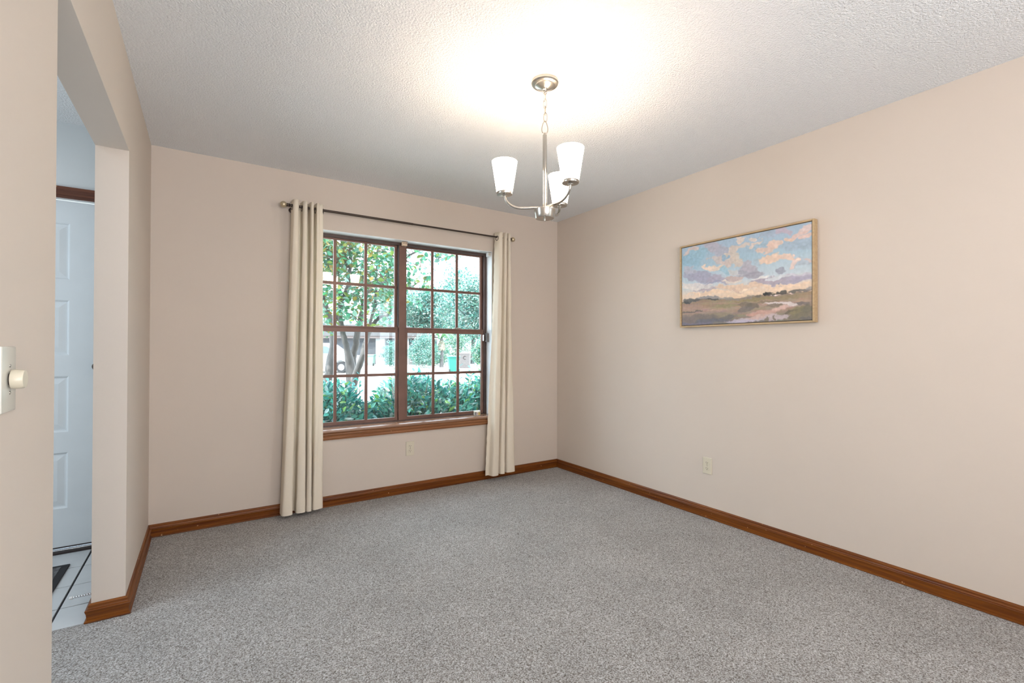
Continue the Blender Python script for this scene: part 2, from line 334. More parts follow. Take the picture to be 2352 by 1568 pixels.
# ------------------------------------------------------------------ window
win = thing('window_1', (-1.573, .1, WZ0), kind='structure')
win['label'] = 'brown metal twin double-hung window with grid panes'
FY0, FY1 = .095, .155; XM0, XM1 = -1.602, -1.546; FB = .586
b = MB(); b.box(WX0, WX0+.03, FY0, FY1, WZ0, WZ1); b.box(WX1-.03, WX1, FY0, FY1, WZ0, WZ1)
b.box(WX0+.03, WX1-.03, FY0, FY1, WZ1-.026, WZ1); b.box(WX0+.03, WX1-.03, FY0-.012, FY1, WZ0, FB-.006)
b.build('window_frame', MT['alu_frame'], win, smooth=False, bevel=.002)
MB().box(XM0, XM1, FY0-.012, FY1, FB-.006, WZ1-.028).build('mullion', MT['alu'], win, smooth=False, bevel=.002)
MRZ0, MRZ1 = 1.300, 1.362
for side, (a, c) in enumerate(((WX0+.03, XM0), (XM1, WX1-.03))):
    for lev in (0, 1):
        z0, z1 = (FB-.0065, MRZ1-.012) if lev == 0 else (MRZ0+.018, WZ1-.025)
        y0, y1 = (.100, .122) if lev == 0 else (.126, .148)
        st = .024; bt = .026 if lev == 0 else .030; tt = .046 if lev == 0 else .014
        b = MB(); b.box(a+.002, a+st, y0, y1, z0, z1); b.box(c-st, c-.002, y0, y1, z0, z1)
        b.box(a+st, c-st, y0, y1, z0, z0+bt); b.box(a+st, c-st, y0, y1, z1-tt, z1)
        if lev == 0: b.box(a+.004, c-.004, y0-.010, y0+.004, z1-.012, z1-.004)
        sash = b.build('sash', MT['alu'], win, smooth=False, bevel=.0015)
        gx0, gx1, gz0, gz1 = a+st, c-st, z0+bt, z1-tt
        cx = [gx0, gx0+(gx1-gx0)*.333, gx0+(gx1-gx0)*.667, gx1]; zm = (gz0+gz1)/2 + (.004 if lev == 0 else .0); mw = .0112
        for x in cx[1:3]: MB().box(x-mw, x+mw, y0+.004, y1-.004, gz0-.002, gz1+.002).build('muntin', MT['alu'], sash, smooth=False, bevel=.001)
        MB().box(gx0-.002, gx1+.002, y0+.005, y1-.005, zm-mw, zm+mw).build('muntin', MT['alu'], sash, smooth=False, bevel=.001)
        for i in range(3):
            for zz in ((gz0, zm-mw), (zm+mw, gz1)):
                xa = cx[i]+(mw if i else 0); xb = cx[i+1]-(mw if i < 2 else 0)
                ym = (y0+y1)/2
                MB().add([(xa-.002, ym, zz[0]-.002), (xb+.002, ym, zz[0]-.002), (xb+.002, ym, zz[1]+.002), (xa-.002, ym, zz[1]+.002)], [(0, 1, 2, 3)]).build('pane', MT['glass'], sash, smooth=False)
    lx = -1.765 + (0 if side == 0 else .70)
    b = MB(); b.box(lx-.045, lx+.045, .078, .100, MRZ1-.018, MRZ1-.010); b.box(lx-.03, lx+.03, .080, .088, MRZ1-.010, MRZ1-.003)
    b.build('sash_lift', MT['nickel'], win, bevel=.002)
# dark pocket beside the mullion on the left sash track
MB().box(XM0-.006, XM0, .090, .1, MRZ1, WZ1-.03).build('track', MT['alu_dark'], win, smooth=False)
b = MB().prism([(-.028, .548), (-.030, .556), (-.027, .566), (-.018, .571), (.098, .573), (.098, .553), (0, .548)], 0, WX0-.01, WX1-.001)
b.build('trim_1', MT['sill_top'], kind='structure', smooth=False)
b = MB().prism([(-.001, .490), (-.014, .492), (-.018, .505), (-.014, .512), (-.020, .530), (-.016, .538), (-.024, .548), (-.001, .548)], 0, WX0-.01, -.792)
b.build('trim_2', MT['sill'], kind='structure', smooth=False)
# unseen window added in the right wall to let in fill daylight
w2 = thing('fill_window', (.1, -5.15, .15), kind='structure'); w2['label'] = 'wide brown metal window added out of view in the right wall for fill daylight'
b = MB(); b.box(.095, .14, -5.95, -5.91, .15, 2.15); b.box(.095, .14, -4.39, -4.35, .15, 2.15); b.box(.095, .14, -5.91, -4.39, .15, .19); b.box(.095, .14, -5.91, -4.39, 2.11, 2.15); b.box(.10, .135, -5.19, -5.11, .19, 2.11)
b.build('window_frame', MT['alu'], w2, smooth=False, bevel=.002)
for y0, y1 in ((-5.91, -5.19), (-5.11, -4.39)): MB().add([(.118, y0, .19), (.118, y1, .19), (.118, y1, 2.11), (.118, y0, 2.11)], [(0, 1, 2, 3)]).build('pane', MT['glass'], w2, smooth=False)
# white lining of the window reveal
MB().box(WX0, WX1, .0005, FY0, WZ1-.004, WZ1-.0002).build('trim_6', MT['white'], kind='structure', smooth=False)
MB().box(WX1-.004, WX1-.0002, .0005, FY0, .573, WZ1-.004).build('trim_7', MT['white'], kind='structure', smooth=False)
MB().box(WX0+.0002, WX0+.004, .0005, FY0, .573, WZ1-.004).build('trim_8', MT['white'], kind='structure', smooth=False)
# blind brackets left in the window head
t = thing('blind_bracket', (-1.568, .045, 2.025), 'small pale blind bracket with orange tint and two screw holes at window centre top', 'bracket')
MB().box(-1.590, -1.548, .040, .066, 2.020, 2.052).build('body', mat('bracket_cream', (.72, .55, .40), .4), t, bevel=.002)
for x in (-1.578, -1.560): MB().lathe([(.0035, 0), (.0035, .002)], (x, .040, 2.040), (0, -1, 0), 10).build('screw_hole', MT['dark'], t)
MB().box(-1.592, -1.546, .030, .066, 2.0525, 2.0565).build('clip', MT['grey'], t)
t = thing('blind_bracket', (-.79, .06, 2.0), 'small white blind bracket in the top right window corner', 'bracket')
b = MB(); b.box(-.789, -.760, .015, .055, 2.014, 2.050); b.build('body', MT['white'], t, bevel=.002)
MB().box(-.789, -.764, .012, .0148, 2.022, 2.048).build('flap', MT['plate'], t, bevel=.001)
t = thing('alarm_sensor', (-.775, .07, 1.24), 'small grey alarm contact sensor on the right window jamb', 'sensor')
MB().box(-.782, -.7585, .050, .088, 1.235, 1.315).build('body', MT['grey'], t, bevel=.003)
MB().box(-.803, -.797, .074, .094, 1.245, 1.300).build('magnet', MT['silver'], t, bevel=.001)
# tin on the sill
t = thing('tin', (-.885, .045, .573), 'small round tin with a patterned label standing on the right end of the window sill', 'tin')
MB().lathe([(.030, 0), (.0305, .003), (.0305, .028), (.030, .030)], (-.885, .045, .5735), n=28).build('body', MT['plate'], t)
MB().lathe([(.0315, .030), (.0315, .036), (.0300, .0375)], (-.885, .045, .5735), n=28).build('lid', mat('tin_lid', (.72, .64, .50), .3, .4), t)
for k, (a0, a1, col) in enumerate(((195, 232, (.25, .24, .24)), (232, 262, (.70, .66, .58)), (240, 254, (.42, .20, .16)), (264, 300, (.55, .38, .06)))):
    vs = []; R = .0308+(.0002 if k == 2 else 0); zz = (.004, .027) if k != 2 else (.008, .022)
    for i in range(9):
        a = math.radians(a0+(a1-a0)*i/8)
        for z in zz: vs.append((-.885+R*math.cos(a), .045+R*math.sin(a), .5735+z))
    MB().add(vs, [(2*i, 2*i+2, 2*i+3, 2*i+1) for i in range(8)]).build('label_patch', mat('tin_print', col, .4), t)
# ------------------------------------------------------------------ curtain rod
RY, RZ = -.09, 2.172
t = thing('curtain_rod', (-1.546, 0, RZ), 'thin dark bronze curtain rod with round gold ball finials above the window', 'curtain rod')
MB().tube([(-2.452, RY, RZ), (-1.55, RY, RZ)], .0085, 16).build('rod', MT['bronze'], t)
MB().tube([(-1.60, RY, RZ), (-.632, RY, RZ)], .0070, 16).build('inner_rod', MT['bronze'], t)
for s, x in ((-1, -2.452), (1, -.632)):
    MB().lathe([(.010, 0), (.013, .004), (.010, .010), (.012, .020), (.008, .024)], (x, RY, RZ), (s, 0, 0), 20).build('finial_collar', MT['bronze'], t)
    sphere(.0215, (x+s*.041, RY, RZ), 24).build('finial_ball', MT['champagne'], t)
for x in (-2.432, -.66):
    b = MB(); b.lathe([(.018, 0), (.018, .004), (.012, .008)], (x, -.0005, RZ-.012), (0, -1, 0), 18)
    b.tube([(x, -.004, RZ-.012), (x, -.05, RZ-.020), (x, RY-.012, RZ-.016), (x, RY-.014, RZ-.003)], .005, 8)
    b.tube([(x, RY-.002, RZ-.018), (x, RY-.002, RZ-.042)], .0035, 8)
    b.build('rod_bracket', MT['bronze'], t)
# ------------------------------------------------------------------ curtains
def spline(pts, n):
    out = []; m = len(pts)
    for i in range(m-1):
        p0 = pts[max(i-1, 0)]; p1 = pts[i]; p2 = pts[i+1]; p3 = pts[min(i+2, m-1)]
        for k in range(n):
            t = k/n
            out.append(tuple(.5*((2*p1[j])+(-p0[j]+p2[j])*t+(2*p0[j]-5*p1[j]+4*p2[j]-p3[j])*t*t+(-p0[j]+3*p1[j]-3*p2[j]+p3[j])*t**3) for j in range(2)))
    out.append(pts[-1]); return out
def curtain(name, top, bot, ztop, zb, label, grom, crinkle=None):
    t = thing(name, (sum(p[0] for p in top)/len(top), RY, zb[0]), label, 'curtain', 'white grommet curtains at the window')
    A = spline(top, 14); B = spline(bot, 14); n = len(A); rows = 60
    vs = []; fs = []
    for r in range(rows+1):
        f = r/rows; e = f**1.3
        for i in range(n):
            x = A[i][0]*(1-e)+B[i][0]*e; y = A[i][1]*(1-e)+B[i][1]*e
            zb_i = zb[0]+(zb[1]-zb[0])*i/(n-1)
            z = ztop+(zb_i-ztop)*f
            y += .0022*math.sin(f*9+i*.35)*math.sin(f*math.pi)+.0015*math.sin(f*23+i*.2)
            x += .0022*math.sin(f*7+i*.22)*math.sin(f*math.pi)
            if crinkle and i < 10: y += .004*math.sin(f*150+i*.2)*(1-i/10)
            vs.append((x, y, z))
    for r in range(rows):
        for i in range(n-1): fs.append((r*n+i, r*n+i+1, (r+1)*n+i+1, (r+1)*n+i))
    o = MB().add(vs, fs).build('cloth', MT['cloth'], t)
    o.data.polygons.foreach_set('use_smooth', [True]*len(o.data.polygons))
    sm = o.modifiers.new('thickness', 'SOLIDIFY'); sm.thickness = .0016; sm.offset = 0
    # hem band: a doubled strip of cloth on the foot
    hv = []; 
    for f in (1-.045, 1.0):
        r = f*rows; r0 = int(min(r, rows-1)); q = r-r0
        for i in range(n):
            a = Vector(vs[r0*n+i]); c = Vector(vs[(r0+1)*n+i]); p = a.lerp(c, q)
            i0, i1 = max(i-1, 0), min(i+1, n-1); T = Vector(vs[r0*n+i1])-Vector(vs[r0*n+i0]); N = Vector((T.y, -T.x, 0)).normalized()
            hv.append(p+N*.0018)
    h = MB().add(hv, [(i, i+1, n+i+1, n+i) for i in range(n-1)]).build('hem', MT['cloth'], t)
    h.data.polygons.foreach_set('use_smooth', [True]*len(h.data.polygons))
    for k in range(len(A)-1):           # grommet wherever the cloth crosses the rod
        if (A[k][1]-RY)*(A[k+1][1]-RY) < 0:
            q = (RY-A[k][1])/(A[k+1][1]-A[k][1]); x = A[k][0]+(A[k+1][0]-A[k][0])*q
            T = Vector((A[k+1][0]-A[k][0], A[k+1][1]-A[k][1], 0)).normalized(); Nn = Vector((T.y, -T.x, 0))
            c = Vector((x, RY, RZ-.010)); pts = [c+(T*math.cos(a)+Vector((0, 0, 1))*math.sin(a))*.0195 for a in [2*math.pi*i/24 for i in range(24)]]
            MB().tube(pts, .0032, 8, closed=True).build('grommet', MT['bronze'], t)
    return t
F, Bk = -.124, -.056
topL = [(-2.440, -.06), (-2.432, F), (-2.402, F-.002), (-2.394, Bk), (-2.378, Bk), (-2.370, F+.004), (-2.346, F), (-2.338, Bk), (-2.328, Bk), (-2.320, F), (-2.304, F), (-2.296, Bk), (-2.288, Bk), (-2.280, -.122), (-2.258, -.110), (-2.236, -.100), (-2.228, Bk+.01)]
botL = [(-2.500, -.055), (-2.492, F-.01), (-2.436, F-.008), (-2.430, Bk), (-2.408, Bk-.004), (-2.402, F), (-2.352, F-.004), (-2.346, Bk), (-2.342, Bk), (-2.338, F), (-2.310, F-.004), (-2.304, Bk), (-2.300, Bk), (-2.294, F+.004), (-2.262, -.118), (-2.232, -.104), (-2.222, Bk+.005)]
curtain('curtain', topL, botL, 2.208, (.028, .030), 'cream grommet curtain panel hanging to the carpet left of the window', 4)
topR = [(-.764, Bk), (-.758, -.10), (-.748, F), (-.722, F), (-.712, Bk), (-.704, Bk), (-.696, F), (-.678, F), (-.670, Bk), (-.664, Bk), (-.656, F), (-.640, F), (-.628, Bk)]
botR = [(-.868, -.075), (-.838, -.080), (-.822, F-.01), (-.766, F-.004), (-.752, -.075), (-.742, -.070), (-.732, F+.004), (-.698, F), (-.690, Bk), (-.676, Bk), (-.664, F), (-.590, F), (-.576, Bk)]
curtain('curtain', topR, botR, 2.214, (.052, .064), 'cream grommet curtain panel hanging right of the window with a puckered inner edge', 4, True)
# ------------------------------------------------------------------ outlets and dimmer
def outlet(name, o, ux, nx, label):
    # o centre on the wall, ux along the wall, nx out of the wall
    ux, nx, uz = Vector(ux), Vector(nx), Vector((0, 0, 1)); o = Vector(o)
    t = thing(name, o, label, 'outlet')
    w, h = .035, .0575
    vs = []; fs = [(0, 1, 2, 3)]
    for d, s in ((0.0055, .0035), (.0045, .001), (0.0003, 0)):
        for a, c in ((-1, -1), (1, -1), (1, 1), (-1, 1)): vs.append(o+ux*a*(w-s)+uz*c*(h-s)+nx*d)
    for k in range(2):
        for i in range(4): fs.append((4*k+i, 4*k+(i+1) % 4, 4*k+4+(i+1) % 4, 4*k+4+i))
    fs.append((8, 11, 10, 9))
    MB().add(vs, fs).build('cover_plate', MT['ivory'], t, smooth=False)
    for s in (1, -1):
        c = o+uz*.0195*s
        pts = [(.0172*math.cos(a), max(-.0142, min(.0142, .0172*math.sin(a)))) for a in [2*math.pi*k/28 for k in range(28)]]
        vs = [c+ux*p+uz*q+nx*.0054 for p, q in pts]+[c+ux*p*.96+uz*q*.96+nx*.0072 for p, q in pts]; n = 28
        rc = MB().add(vs, [(i, (i+1) % n, n+(i+1) % n, n+i) for i in range(n)]+[tuple(range(n, 2*n))]).build('receptacle', MT['ivory'], t, smooth=False)
        for px, hh in ((-.0062, .0045), (.0062, .0036)):
            MB().obox(c+ux*px+uz*.004+nx*.0072, ux, nx, uz, .0012, .0004, hh).build('slot', MT['dark'], rc, smooth=False)
        MB().lathe([(.0027, 0), (.0027, .0006)], c-uz*.0068+nx*.0070, nx, 12).build('ground_hole', MT['dark'], rc)
    MB().lathe([(.003, 0), (.0024, .001)], o+nx*.0055, nx, 12).build('screw', MT['nickel'], t)
outlet('wall_outlet', (-1.535, 0, .356), (1, 0, 0), (0, -1, 0), 'ivory duplex outlet on the wall below the window')
outlet('wall_outlet', (0, -1.675, .360), (0, -1, 0), (-1, 0, 0), 'ivory duplex outlet low on the right wall below the painting')
t = thing('dimmer_switch', (-W, -2.508, 1.122), 'pale rotary dimmer switch with a round knob on the near left wall', 'switch')
vs = []; fs = [(0, 1, 2, 3)]; o = Vector((-W, -2.508, 1.122)); ux = Vector((0, 1, 0)); nx = Vector((1, 0, 0)); uz = Vector((0, 0, 1))
for d, s in ((.0062, .006), (.0050, .0015), (.0003, 0)):
    for a, c in ((-1, -1), (1, -1), (1, 1), (-1, 1)): vs.append(o+ux*a*(.036-s)+uz*c*(.0578-s)+nx*d)
for k in range(2):
    for i in range(4): fs.append((4*k+i, 4*k+(i+1) % 4, 4*k+4+(i+1) % 4, 4*k+4+i))
fs.append((8, 11, 10, 9)); MB().add(vs, fs).build('cover_plate', MT['plate'], t, bevel=.0012)
MB().lathe([(.0165, .009), (.0172, .012), (.0165, .023), (.0150, .0255), (.001, .0258)], o, nx, 40).build('knob', MT['ivory'], t)
MB().lathe([(.011, .0055), (.011, .0095)], o, nx, 24).build('knob_collar', MT['dark'], t)
for s in (-1, 1): MB().lathe([(.0032, .0058), (.0026, .0072)], o+uz*.0235*s, nx, 12).build('screw', MT['nickel'], t)
# ------------------------------------------------------------------ chandelier
cx, cy = -1.603, -1.905
t = thing('chandelier', (cx, cy, 1.78), 'brushed nickel three-light chandelier with frosted white cone shades hanging from the ceiling', 'chandelier')
MB().lathe([(.064, 2.4395), (.0645, 2.428), (.060, 2.4225), (.047, 2.420), (.046, 2.4165), (.022, 2.406), (.013, 2.404), (.013, 2.400), (.009, 2.396), (.001, 2.395)], (cx, cy, 0), n=48, cap=False).build('canopy', MT['nickel'], t)
b = MB(); b.tube([(cx+.010*math.cos(a), cy, 2.390+.012*math.sin(a)) for a in [math.pi*2*k/20 for k in range(20)]], .0022, 8, True); b.build('canopy_loop', MT['nickel'], t)
zs = [2.366, 2.334, 2.302, 2.270]
for k, z in enumerate(zs):
    a0 = math.radians(25+90*(k % 2)+8*k); pts = []
    for i in range(28):
        a = 2*math.pi*i/28; u = .0085*math.cos(a); w = .0225*math.sin(a)
        pts.append((cx+.001*k+u*math.cos(a0), cy+u*math.sin(a0), z+w))
    MB().tube(pts, .0019, 8, True).build('chain_link', MT['nickel'], t)
pts = []
for i in range(36):
    a = 2*math.pi*i/36; wv = .0135*math.cos(a)*(1-.35*math.sin(a)); pts.append((cx+wv*.84, cy-wv*.54, 2.221+.031*math.sin(a)))
MB().tube(pts, .0022, 8, True).build('loop', MT['nickel'], t)
MB().tube([(cx+.002*math.sin(i*1.3), cy+.003*math.cos(i*1.1), 2.395-.022*i) for i in range(10)], .0018, 6).build('cord', mat('clear_cord', (.55, .50, .42), .3), t)
MB().lathe([(.001, 2.196), (.005, 2.195), (.006, 2.188), (.0098, 2.186), (.0098, 1.825)], (cx, cy, 0), n=24).build('stem', MT['nickel'], t)
MB().lathe([(.001, 1.8335), (.046, 1.8335), (.0505, 1.831), (.0500, 1.826), (.0445, 1.792), (.0425, 1.7895), (.001, 1.7885)], (cx, cy, 0), n=48, cap=False).build('hub', MT['nickel'], t)
MB().lathe([(.001, 1.776), (.0045, 1.777), (.005, 1.789)], (cx, cy, 0), n=14).build('finial', MT['nickel'], t)
RA = .190
for ang in (149, 269, 29):
    a = math.radians(ang); dx, dy = math.cos(a), math.sin(a)
    P = [(0.012, 1.8405), (.05, 1.8405), (.085, 1.8385), (.12, 1.838), (.150, 1.845), (.172, 1.860), (.185, 1.878), (RA, 1.899)]
    sp = spline(P, 6)
    MB().tube([(cx+dx*r, cy+dy*r, z) for r, z in sp], .0060, 12).build('arm', MT['nickel'], t)
    px, py = cx+dx*RA, cy+dy*RA
    MB().lathe([(.001, 1.893), (.010, 1.894), (.012, 1.898), (.0365, 1.900), (.0375, 1.902), (.0375, 1.911), (.036, 1.912), (.001, 1.9125)], (px, py, 0), n=40, cap=False).build('shade_cup', MT['nickel'], t)
    sh = MB().lathe([(.030, 1.9125), (.0375, 1.9130), (.0395, 1.925), (.0600, 2.055), (.0585, 2.0555), (.0380, 1.926), (.0305, 1.9155)], (px, py, 0), n=48, cap=False)
    sh.build('lamp_shade', MT['shade'], t)
    MB().lathe([(.012, 1.914), (.012, 1.945), (.010, 1.948)], (px, py, 0), n=16).build('socket', MT['white'], t)
    add_light('chandelier_bulb', 'POINT', (px, py, 2.030), .60, (1.0, 0.82, 0.62), .022)
# ------------------------------------------------------------------ painting (vertex-coloured canvas)
rs = np.random.RandomState(3)
def vnoise(nx, ny, gx, gy, seed):
    r = np.random.RandomState(seed); g = r.rand(gy+2, gx+2)
    X = np.linspace(0, gx, nx, endpoint=False); Y = np.linspace(0, gy, ny, endpoint=False)
    xi = X.astype(int); yi = Y.astype(int); fx = X-xi; fy = Y-yi; fx = fx*fx*(3-2*fx); fy = fy*fy*(3-2*fy)
    a = g[yi][:, xi]; b_ = g[yi][:, xi+1]; c = g[yi+1][:, xi]; d = g[yi+1][:, xi+1]
    return (a*(1-fx)+b_*fx)*(1-fy)[:, None]+(c*(1-fx)+d*fx)*fy[:, None]
NX, NY = 330, 216
def fbm(gx, gy, seed, o=4): return sum(vnoise(NX, NY, gx*2**k, gy*2**k, seed+k)*.5**k for k in range(o))/sum(.5**k for k in range(o))
U, V = np.meshgrid((np.arange(NX)+.5)/NX, (np.arange(NY)+.5)/NY)
def homog(src, dst):
    A = []; B = []
    for (x, y), (u, v) in zip(src, dst):
        A.append([x, y, 1, 0, 0, 0, -u*x, -u*y]); B.append(u); A.append([0, 0, 0, x, y, 1, -v*x, -v*y]); B.append(v)
    return np.append(np.linalg.solve(np.array(A, float), np.array(B, float)), 1).reshape(3, 3)
HI = homog([(0, 0), (1, 0), (1, 1), (0, 1)], [(135, 495), (1650, 175), (1635, 1335), (120, 1405)])
q = HI @ np.stack([U.ravel(), V.ravel(), np.ones(U.size)]); PX = (q[0]/q[2]).reshape(U.shape); PY = (q[1]/q[2]).reshape(U.shape)
img = np.zeros((NY, NX, 3))
def sc(c): return np.array(c, float)/255
for k in range(3):
    img[..., k] = np.interp(V.ravel(), [0, .25, .5, .62, .70], [sc((160, 185, 208))[k], sc((158, 190, 208))[k], sc((190, 206, 214))[k], sc((228, 205, 182))[k], sc((232, 196, 160))[k]]).reshape(U.shape)
WXn = (fbm(7, 5, 11)-.5)*150+(fbm(26, 16, 13, 3)-.5)*110; WYn = (fbm(8, 7, 31)-.5)*110+(fbm(22, 20, 33, 3)-.5)*80
def blob(x, y, rx, ry, ang, col, op=.9, soft=.22, seed=None):
    a = math.radians(ang); dx = PX+WXn-x; dy = PY+WYn-y
    p = (dx*math.cos(a)+dy*math.sin(a))/rx; w = (-dx*math.sin(a)+dy*math.cos(a))/ry
    d = p*p+w*w; m = np.clip((1-d)/soft, 0, 1)*op
    c = sc(col)*(1+.10*(vnoise(NX, NY, 60, 50, int(x+y))-.5))[..., None]
    img[:] = img*(1-m[..., None])+c*m[..., None]
for a in [
 (250,600,170,110,-5,(140,182,205)),(330,560,120,60,0,(148,188,208)),(1450,430,190,110,-12,(158,180,200)),(1000,470,130,60,-10,(156,184,204)),(1180,300,200,50,-14,(160,178,200)),
 (1500,640,140,60,-8,(172,186,200)),(1050,620,120,60,-10,(170,190,204)),(1300,900,10,10,0,(150,150,170)),
 (450,480,110,70,10,(178,172,186)),(600,540,130,70,-10,(172,172,188)),(230,520,90,30,-12,(214,190,182)),(820,370,70,30,-10,(226,204,190)),(960,360,60,26,-10,(222,204,192)),
 (800,470,130,40,-25,(214,194,180)),(700,640,170,60,15,(208,190,176)),(560,640,120,50,10,(200,186,182)),(760,590,110,70,20,(210,194,178)),(650,600,50,34,0,(140,176,204)),
 (520,730,180,34,8,(232,206,184)),(420,720,80,24,8,(236,210,190)),(640,690,80,40,10,(212,190,180)),(980,430,90,30,-25,(222,200,186)),
 (1200,440,110,50,-18,(232,196,176)),(1120,490,100,34,-15,(224,190,172)),(1130,600,130,60,-8,(236,198,170)),(1300,600,110,30,4,(230,194,172)),(1400,640,90,36,-22,(226,196,186)),(1440,620,50,18,-24,(240,214,196)),
 (1560,240,110,40,-18,(222,194,186)),(1460,320,150,36,-22,(224,188,176)),(1370,370,60,20,-20,(232,196,170)),(1300,270,110,40,-10,(188,172,190)),(1570,330,90,24,-25,(228,190,176)),(1580,600,50,24,-10,(206,186,184)),
 (250,800,130,70,5,(158,158,184)),(380,830,180,80,8,(160,158,182)),(560,880,170,60,6,(168,160,180)),(640,770,90,50,5,(150,190,208)),(200,740,60,40,0,(176,178,194)),
 (900,760,130,80,-10,(166,162,176)),(960,800,140,60,-8,(162,158,172)),(900,700,70,50,10,(178,172,184)),(740,840,100,34,-5,(196,170,164)),(1265,765,70,42,-12,(150,154,174)),(760,770,60,30,0,(196,196,196)),
 (1050,850,110,34,-12,(226,222,218)),(720,890,110,26,-8,(222,208,192)),(1300,860,330,44,-9,(168,160,182)),(1150,880,240,36,-8,(174,160,174)),(1540,810,140,50,-10,(170,162,186)),(1480,770,170,16,-12,(196,192,204)),
 (1250,830,150,14,-20,(206,212,216)),(300,930,190,34,4,(214,206,202)),(200,960,90,28,0,(224,214,206)),(500,915,130,14,-2,(148,150,180)),(420,990,200,20,-2,(186,170,176)),
 (820,960,330,34,-4,(228,194,164)),(1350,920,300,24,-6,(236,204,172)),(800,990,150,16,-4,(216,182,160)),(860,985,70,16,-2,(246,220,190)),(420,1030,300,24,-2,(238,204,170)),(900,1030,330,20,-3,(236,206,172)),(330,985,110,8,-4,(180,160,170)),
 ]: blob(*a, soft=.35)
hz = np.interp(U.ravel(), [0, .2, .35, .5, .62, .8, 1], [.695, .675, .70, .715, .70, .70, .71]).reshape(U.shape)
gm = (V > hz+.004*(fbm(40, 4, 77)-.5))
for k in range(3):
    gcol = np.interp(V.ravel(), [.68, .75, .82, .9, 1], [sc((138, 122, 96))[k], sc((168, 138, 112))[k], sc((172, 140, 122))[k], sc((150, 132, 112))[k], sc((120, 112, 108))[k]]).reshape(U.shape)
    img[..., k] = np.where(gm, gcol*(.90+.22*fbm(14, 60, 50+k)), img[..., k])
WXn = (fbm(10, 8, 61)-.5)*100+(fbm(40, 20, 63, 3)-.5)*70; WYn = (fbm(14, 16, 91)-.5)*40+(fbm(50, 30, 93, 3)-.5)*30
for a in [
 (430,1080,170,22,-4,(132,132,138),.8),(250,1110,140,24,-3,(92,92,92),.9),(500,1095,80,14,-2,(84,84,84),.9),(170,1135,60,12,0,(70,74,74),.95),(660,1085,140,14,2,(150,146,142),.8),(830,1075,180,18,-6,(140,132,120),.7),
 (1010,1055,60,18,-6,(112,104,92),.9),(1140,1030,60,30,-6,(66,62,60),.95),(1110,1035,24,24,0,(54,54,52),.9),(1300,1012,60,26,-6,(84,80,74),.9),(1210,1040,50,18,-4,(110,100,88),.9),(1430,1000,70,22,-8,(104,98,92),.9),(1560,985,100,22,-8,(116,110,106),.9),(1600,960,60,20,-6,(150,146,148),.7),
 (1240,1042,26,5,-6,(235,210,205),1),(1395,1025,18,5,-4,(230,200,190),1),(1190,1050,14,4,-4,(225,205,200),1),
 (1000,1090,330,22,-5,(146,132,88),.8),(1400,1065,220,30,-6,(152,134,98),.8),(1560,1060,90,26,-8,(168,142,112),.8),(1100,1120,200,14,-4,(132,116,92),.7),(1520,1140,130,26,0,(118,108,104),.85),
 (500,1170,340,24,-2,(158,130,100),.6),(260,1190,180,34,-2,(178,142,122),.7),(480,1225,200,12,-4,(184,148,126),.9),(250,1240,190,9,-3,(112,100,94),.9),(650,1170,150,26,-4,(150,142,102),.8),
 (560,1280,180,36,-4,(146,134,108),.8),(850,1160,110,40,0,(128,114,96),.85),(950,1170,110,40,-4,(118,106,92),.85),(870,1215,130,30,-10,(118,110,104),.8),(330,1320,260,60,0,(122,110,104),.8),(200,1350,110,50,10,(128,112,108),.8),(620,1310,150,30,-16,(112,106,106),.8),
 (460,1345,230,28,-4,(108,106,116),.9),(300,1385,240,22,-2,(116,110,128),.9),
 (900,1330,270,34,-5,(190,176,184),.95),(800,1350,230,24,-3,(184,172,190),.9),(1050,1290,200,30,-8,(206,170,160),.9),(1120,1240,230,26,-8,(202,156,140),.95),(1290,1195,140,26,-14,(212,172,160),.95),(1200,1300,180,40,-4,(190,172,176),.9),(1260,1140,190,18,0,(214,200,198),.95),(1400,1150,80,22,6,(210,196,192),.95),(960,1270,90,12,-6,(200,150,132),.9),
 (1200,1165,110,22,-6,(138,122,106),.9),(1270,1155,40,12,0,(130,112,96),.9),
 (1500,1230,190,60,-14,(132,122,86),.95),(1540,1290,150,60,-8,(124,114,92),.9),(1420,1300,160,30,-16,(126,116,92),.85),(1600,1200,70,60,0,(118,110,90),.9),(1560,1320,110,24,0,(110,104,100),.8),(1380,1240,110,12,-16,(108,96,80),.8),
 (1100,1330,24,40,8,(126,114,92),.8),(1195,1310,22,36,0,(120,108,90),.8),
 ]: blob(*a[:6], op=a[6], soft=.5)
gr = img.mean(2, keepdims=True); img[:] = gr+(img-gr)*.80
img *= (1+.07*(fbm(90, 34, 5, 2)-.5))[..., None]; img = np.clip(img, 0, 1)
lin = np.where(img <= .04045, img/12.92, ((img+.055)/1.055)**2.4)*.98
py0, py1, pz0, pz1 = -1.478, -2.382, 1.330, 1.922; fw = .011
t = thing('framed_painting', (0, -1.93, pz0), 'framed landscape painting of a marsh under a cloudy sunset sky on the right wall', 'painting')
b = MB()
b.box(-.042, -.001, py0-fw, py0, pz0, pz1); b.box(-.042, -.001, py1, py1+fw, pz0, pz1)
b.box(-.042, -.001, py1+fw, py0-fw, pz1-fw, pz1); b.box(-.042, -.001, py1+fw, py0-fw, pz0, pz0+fw)
b.build('picture_frame', MT['frame'], t, smooth=False, bevel=.0015)
MB().box(-.014, -.001, py1+fw, py0-fw, pz0+fw, pz1-fw).build('backing', MT['dark'], t, smooth=False)
ca, cb, cz0, cz1 = py0-fw-.004, py1+fw+.004, pz0+fw+.004, pz1-fw-.004
relief = (fbm(60, 40, 123, 3)-.5)*.0016
vs = []; cs = []
for j in range(NY):
    for i in range(NX): vs.append((-.036-relief[j, i], ca+(cb-ca)*i/(NX-1), cz1+(cz0-cz1)*j/(NY-1))); cs.append(tuple(lin[j, i]))
